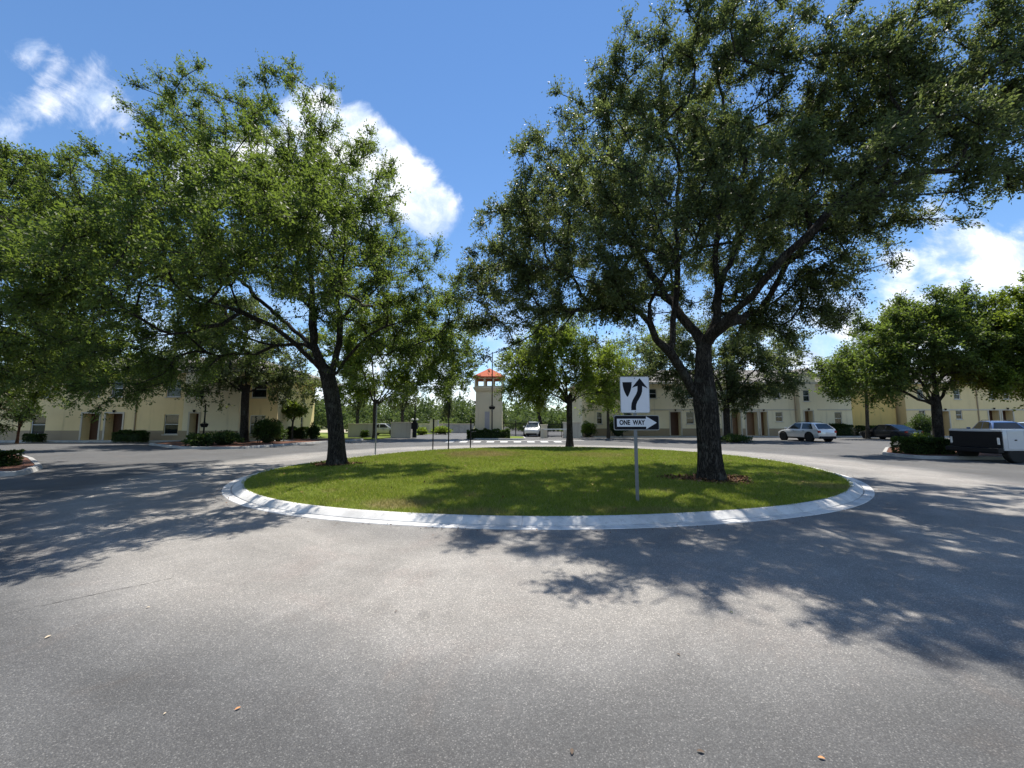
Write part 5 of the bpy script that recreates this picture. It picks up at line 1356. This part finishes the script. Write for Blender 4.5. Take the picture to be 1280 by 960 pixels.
# ---- white service truck: its open black tail and one side of its tool boxes stand in the frame
TX, TY = 19.95, 16.1
wt_p = M_paint('truck_white', (.52, .55, .59))
T = empty('work_truck', (TX, TY, 0), 0, 'white work truck with dark tailgate and side tool boxes at the right edge', 'truck')
Wd, zf, zt_ = 1.95, .52, 1.36
m = MB()
for y0 in (0, Wd - .36): m.box(.05, 3.5, y0, y0 + .36, .50, zt_, bev=.02)
m.box(.05, 3.5, .361, Wd - .361, .62, .70)
bedo = m.build('service_body', wt_p, T, 40)
for (a, b, c, d) in ((.22, .86, .56, 1.30), (.90, 1.72, .98, 1.30), (1.76, 2.5, .56, 1.30), (2.56, 3.4, .56, 1.30)):
    for yy, s in ((-.012, 1), (Wd + .012, -1)):
        m = MB(); m.box(a, b, min(yy, yy + s * .02), max(yy, yy + s * .02), c, d, bev=.006); dd = m.build('tool_box_door', wt_p, bedo)
        m = MB(); yz = yy - s * .012; m.box((a + b) / 2 - .05, (a + b) / 2 + .05, min(yz, yz + s * .03), max(yz, yz + s * .03), (c + d) / 2 - .025, (c + d) / 2 + .025, bev=.008); m.build('latch', MT['black'], dd)
m = MB(); m.box(0, .05, .02, Wd - .02, .60, zt_ - .09, bev=.01); tg = m.build('tailgate', MT['black'], T)
m = MB(); m.box(.0, .12, .02, Wd - .02, zt_ - .085, zt_ + .01, bev=.02); m.build('tailgate_rail', wt_p, T)
m = MB(); m.box(-.22, .03, .0, Wd, .40, .595, bev=.03); m.build('rear_bumper', MT['black'], T)
for yy in (.07, Wd - .15):
    m = MB(); m.box(-.035, -.004, yy, yy + .08, .74, 1.02, bev=.012); m.build('tail_lamp', MT['lamp'], T)
m = MB(); m.box(.0, 5.5, .2, Wd - .2, .36, .5); m.build('chassis', MT['black'], T)
for yy, s in ((.15, -1), (Wd - .15, 1)): wheel(T, .62, yy, .39, .26, s)
for yy, s in ((.15, -1), (Wd - .15, 1)): wheel(T, 5.6, yy, .39, .26, s)
m = MB(); cs = []
for x, z0, z1, ww in ((3.7, .45, 1.30, .95), (3.75, .45, 1.92, .93), (4.4, .45, 1.96, .93), (5.0, .45, 1.34, .96), (6.0, .5, 1.22, .95), (6.5, .55, 1.1, .88)):
    half = [(ww * .95, z0), (ww, z0 + .3), (ww, min(z1, 1.25)), (ww * (.80 if z1 > 1.5 else .97), z1 - .04), (ww * .6, z1)]
    cs.append([(x, Wd / 2 + y, z) for y, z in half] + [(x, Wd / 2 - y, z) for y, z in half[::-1]])
loft(m, cs); m.build('cab', wt_p, T, 40)
for yy, s in ((Wd / 2 - .93, -1), (Wd / 2 + .93, 1)):
    m = MB(); a, b = sorted((yy + s * .005, yy - s * .09)); m.add([(3.95, yy, 1.3), (4.85, yy, 1.3), (4.4, yy - s * .14, 1.84), (3.95, yy - s * .14, 1.84), (3.95, yy + s * .02, 1.3), (4.85, yy + s * .02, 1.3), (4.4, yy - s * .12, 1.84), (3.95, yy - s * .12, 1.84)], [(4, 5, 6, 7), (0, 4, 7, 3), (1, 2, 6, 5), (0, 1, 5, 4), (3, 7, 6, 2)])
    m.build('side_window', MT['cglass'], T)

# ================================================================ SMALL THINGS ON THE ASPHALT
def fallen_leaf(px, py, size, c, label, seed):
    x, y = G(px, py); rr = random.Random(seed)
    m = MB(); V = []; k = 7; mid = []
    for i in range(k):
        t = i / (k - 1); wv = math.sin(math.pi * min(1, t * .92 + .04)) * .24
        curl = .10 * math.sin(t * 3) + .02
        V += [((t - .5) * size, -wv * size, curl * size + .12 * size * wv), ((t - .5) * size, 0, curl * size * .7), ((t - .5) * size, wv * size, curl * size + .15 * size * wv)]
    Fs = [(i * 3 + j, (i + 1) * 3 + j, (i + 1) * 3 + j + 1, i * 3 + j + 1) for i in range(k - 1) for j in range(2)]
    m.add(V, Fs); o = m.build('fallen_leaf', c, None, 60); o.location = (x, y, .006); o.scale = (.62, .62, .62); o.rotation_euler = (0, 0, rr.uniform(0, 6.28))
    tag(o, label, 'leaf', 'fallen leaves on the asphalt'); return o
lo = M_flat('orange_dry_leaf', (.55, .24, .09), .7); lp_ = M_flat('pale_dry_leaf', (.55, .45, .32), .7); lb = M_flat('brown_dry_leaf', (.10, .07, .05), .8); lg = M_flat('green_fallen_leaf', (.06, .09, .03), .6)
fallen_leaf(297, 887, .05, lo, 'orange dry leaf on the grey asphalt, lower left of the picture', 1)
fallen_leaf(1027, 949, .05, lo, 'orange dry leaf at the bottom edge, right of centre', 2)
fallen_leaf(60, 797, .07, lp_, 'pale curled leaf on the asphalt below the seam', 3)
fallen_leaf(206, 893, .028, lp_, 'tiny pale leaf left of the lower orange leaf', 4)
fallen_leaf(495, 765, .045, lb, 'small brown leaf on the sunny asphalt below the island', 5)
fallen_leaf(914, 766, .06, lg, 'green leaf at the ragged edge of the right oak shadow', 6)
fallen_leaf(848, 819, .05, lb, 'brown leaf on the sunlit lane below the right oak shadow', 7)
fallen_leaf(715, 941, .06, lb, 'dark thin leaf at the bottom edge, left of the orange one', 8)
fallen_leaf(876, 941, .06, lb, 'dark thin leaf at the bottom edge between two others', 9)
fallen_leaf(185, 760, .05, lp_, 'pale leaf beside the asphalt seam', 10)
# dry leaves gathered at the two island trunks
def litter(name, cx, cy, rx, ry, n, seed):
    r = np.random.default_rng(seed); a = r.uniform(0, 6.28, n); q = r.random(n) ** .8 * (1 + .25 * np.sin(a * 3 + seed))
    x = cx + np.cos(a) * q * rx; y = cy + np.sin(a) * q * ry; z = np.array([lawn_z(u, v) for u, v in zip(x, y)]) + r.uniform(.012, .045, n)
    D = r.normal(0, 1, (n, 3)); D[:, 2] *= .2
    V = leaf_quads(np.c_[x, y, z], D, .085, .045, r, 1.6)
    o = np_mesh(name, V, np.arange(n * 4).reshape(-1, 4), MT['litter'], attr=r.random(n)); o['kind'] = 'stuff'; return o
m_, nt_, out_ = new_mat('leaf_litter'); s_ = NT(nt_); at_ = s_.n('ShaderNodeAttribute', attribute_name='rnd')
s_.bsdf(out_, s_.ramp(at_.outputs['Fac'], [(0, (.045, .022, .013)), (.5, (.15, .065, .036)), (.85, (.26, .13, .07)), (1, (.40, .26, .16))]), .8, spec=.2); MT['litter'] = m_
(ax, ay), (bx, by) = TREE_SPOTS
litter('leaf_litter', bx, by - .1, 1.15, .72, 1700, 81)
r9 = np.random.default_rng(90); th9 = r9.uniform(-math.pi, math.pi, 420); q9 = isl_r(th9) + .40 + np.abs(r9.normal(0, .16, 420))
def debris(x, y, z, L, sd):
    r = np.random.default_rng(sd); n = len(x); D = r.normal(0, 1, (n, 3)); D[:, 2] *= .12
    V = leaf_quads(np.c_[x, y, z], D, L, L * .5, r, 2.5)
    o = np_mesh('leaf_litter', V, np.arange(n * 4).reshape(-1, 4), MT['litter'], attr=r.random(n)); o['kind'] = 'stuff'
debris(IC[0] + q9 * np.cos(th9), IC[1] + q9 * np.sin(th9), np.full(420, .012), .035, 91)
th9 = r9.uniform(-math.pi, math.pi, 900); q9 = isl_r(th9) * np.sqrt(r9.random(900)) * .97; x9, y9 = IC[0] + q9 * np.cos(th9), IC[1] + q9 * np.sin(th9)
debris(x9, y9, np.array([lawn_z(a, b) for a, b in zip(x9, y9)]) + .04, .06, 92)
litter('leaf_litter', ax, ay - .1, .9, .65, 800, 82)
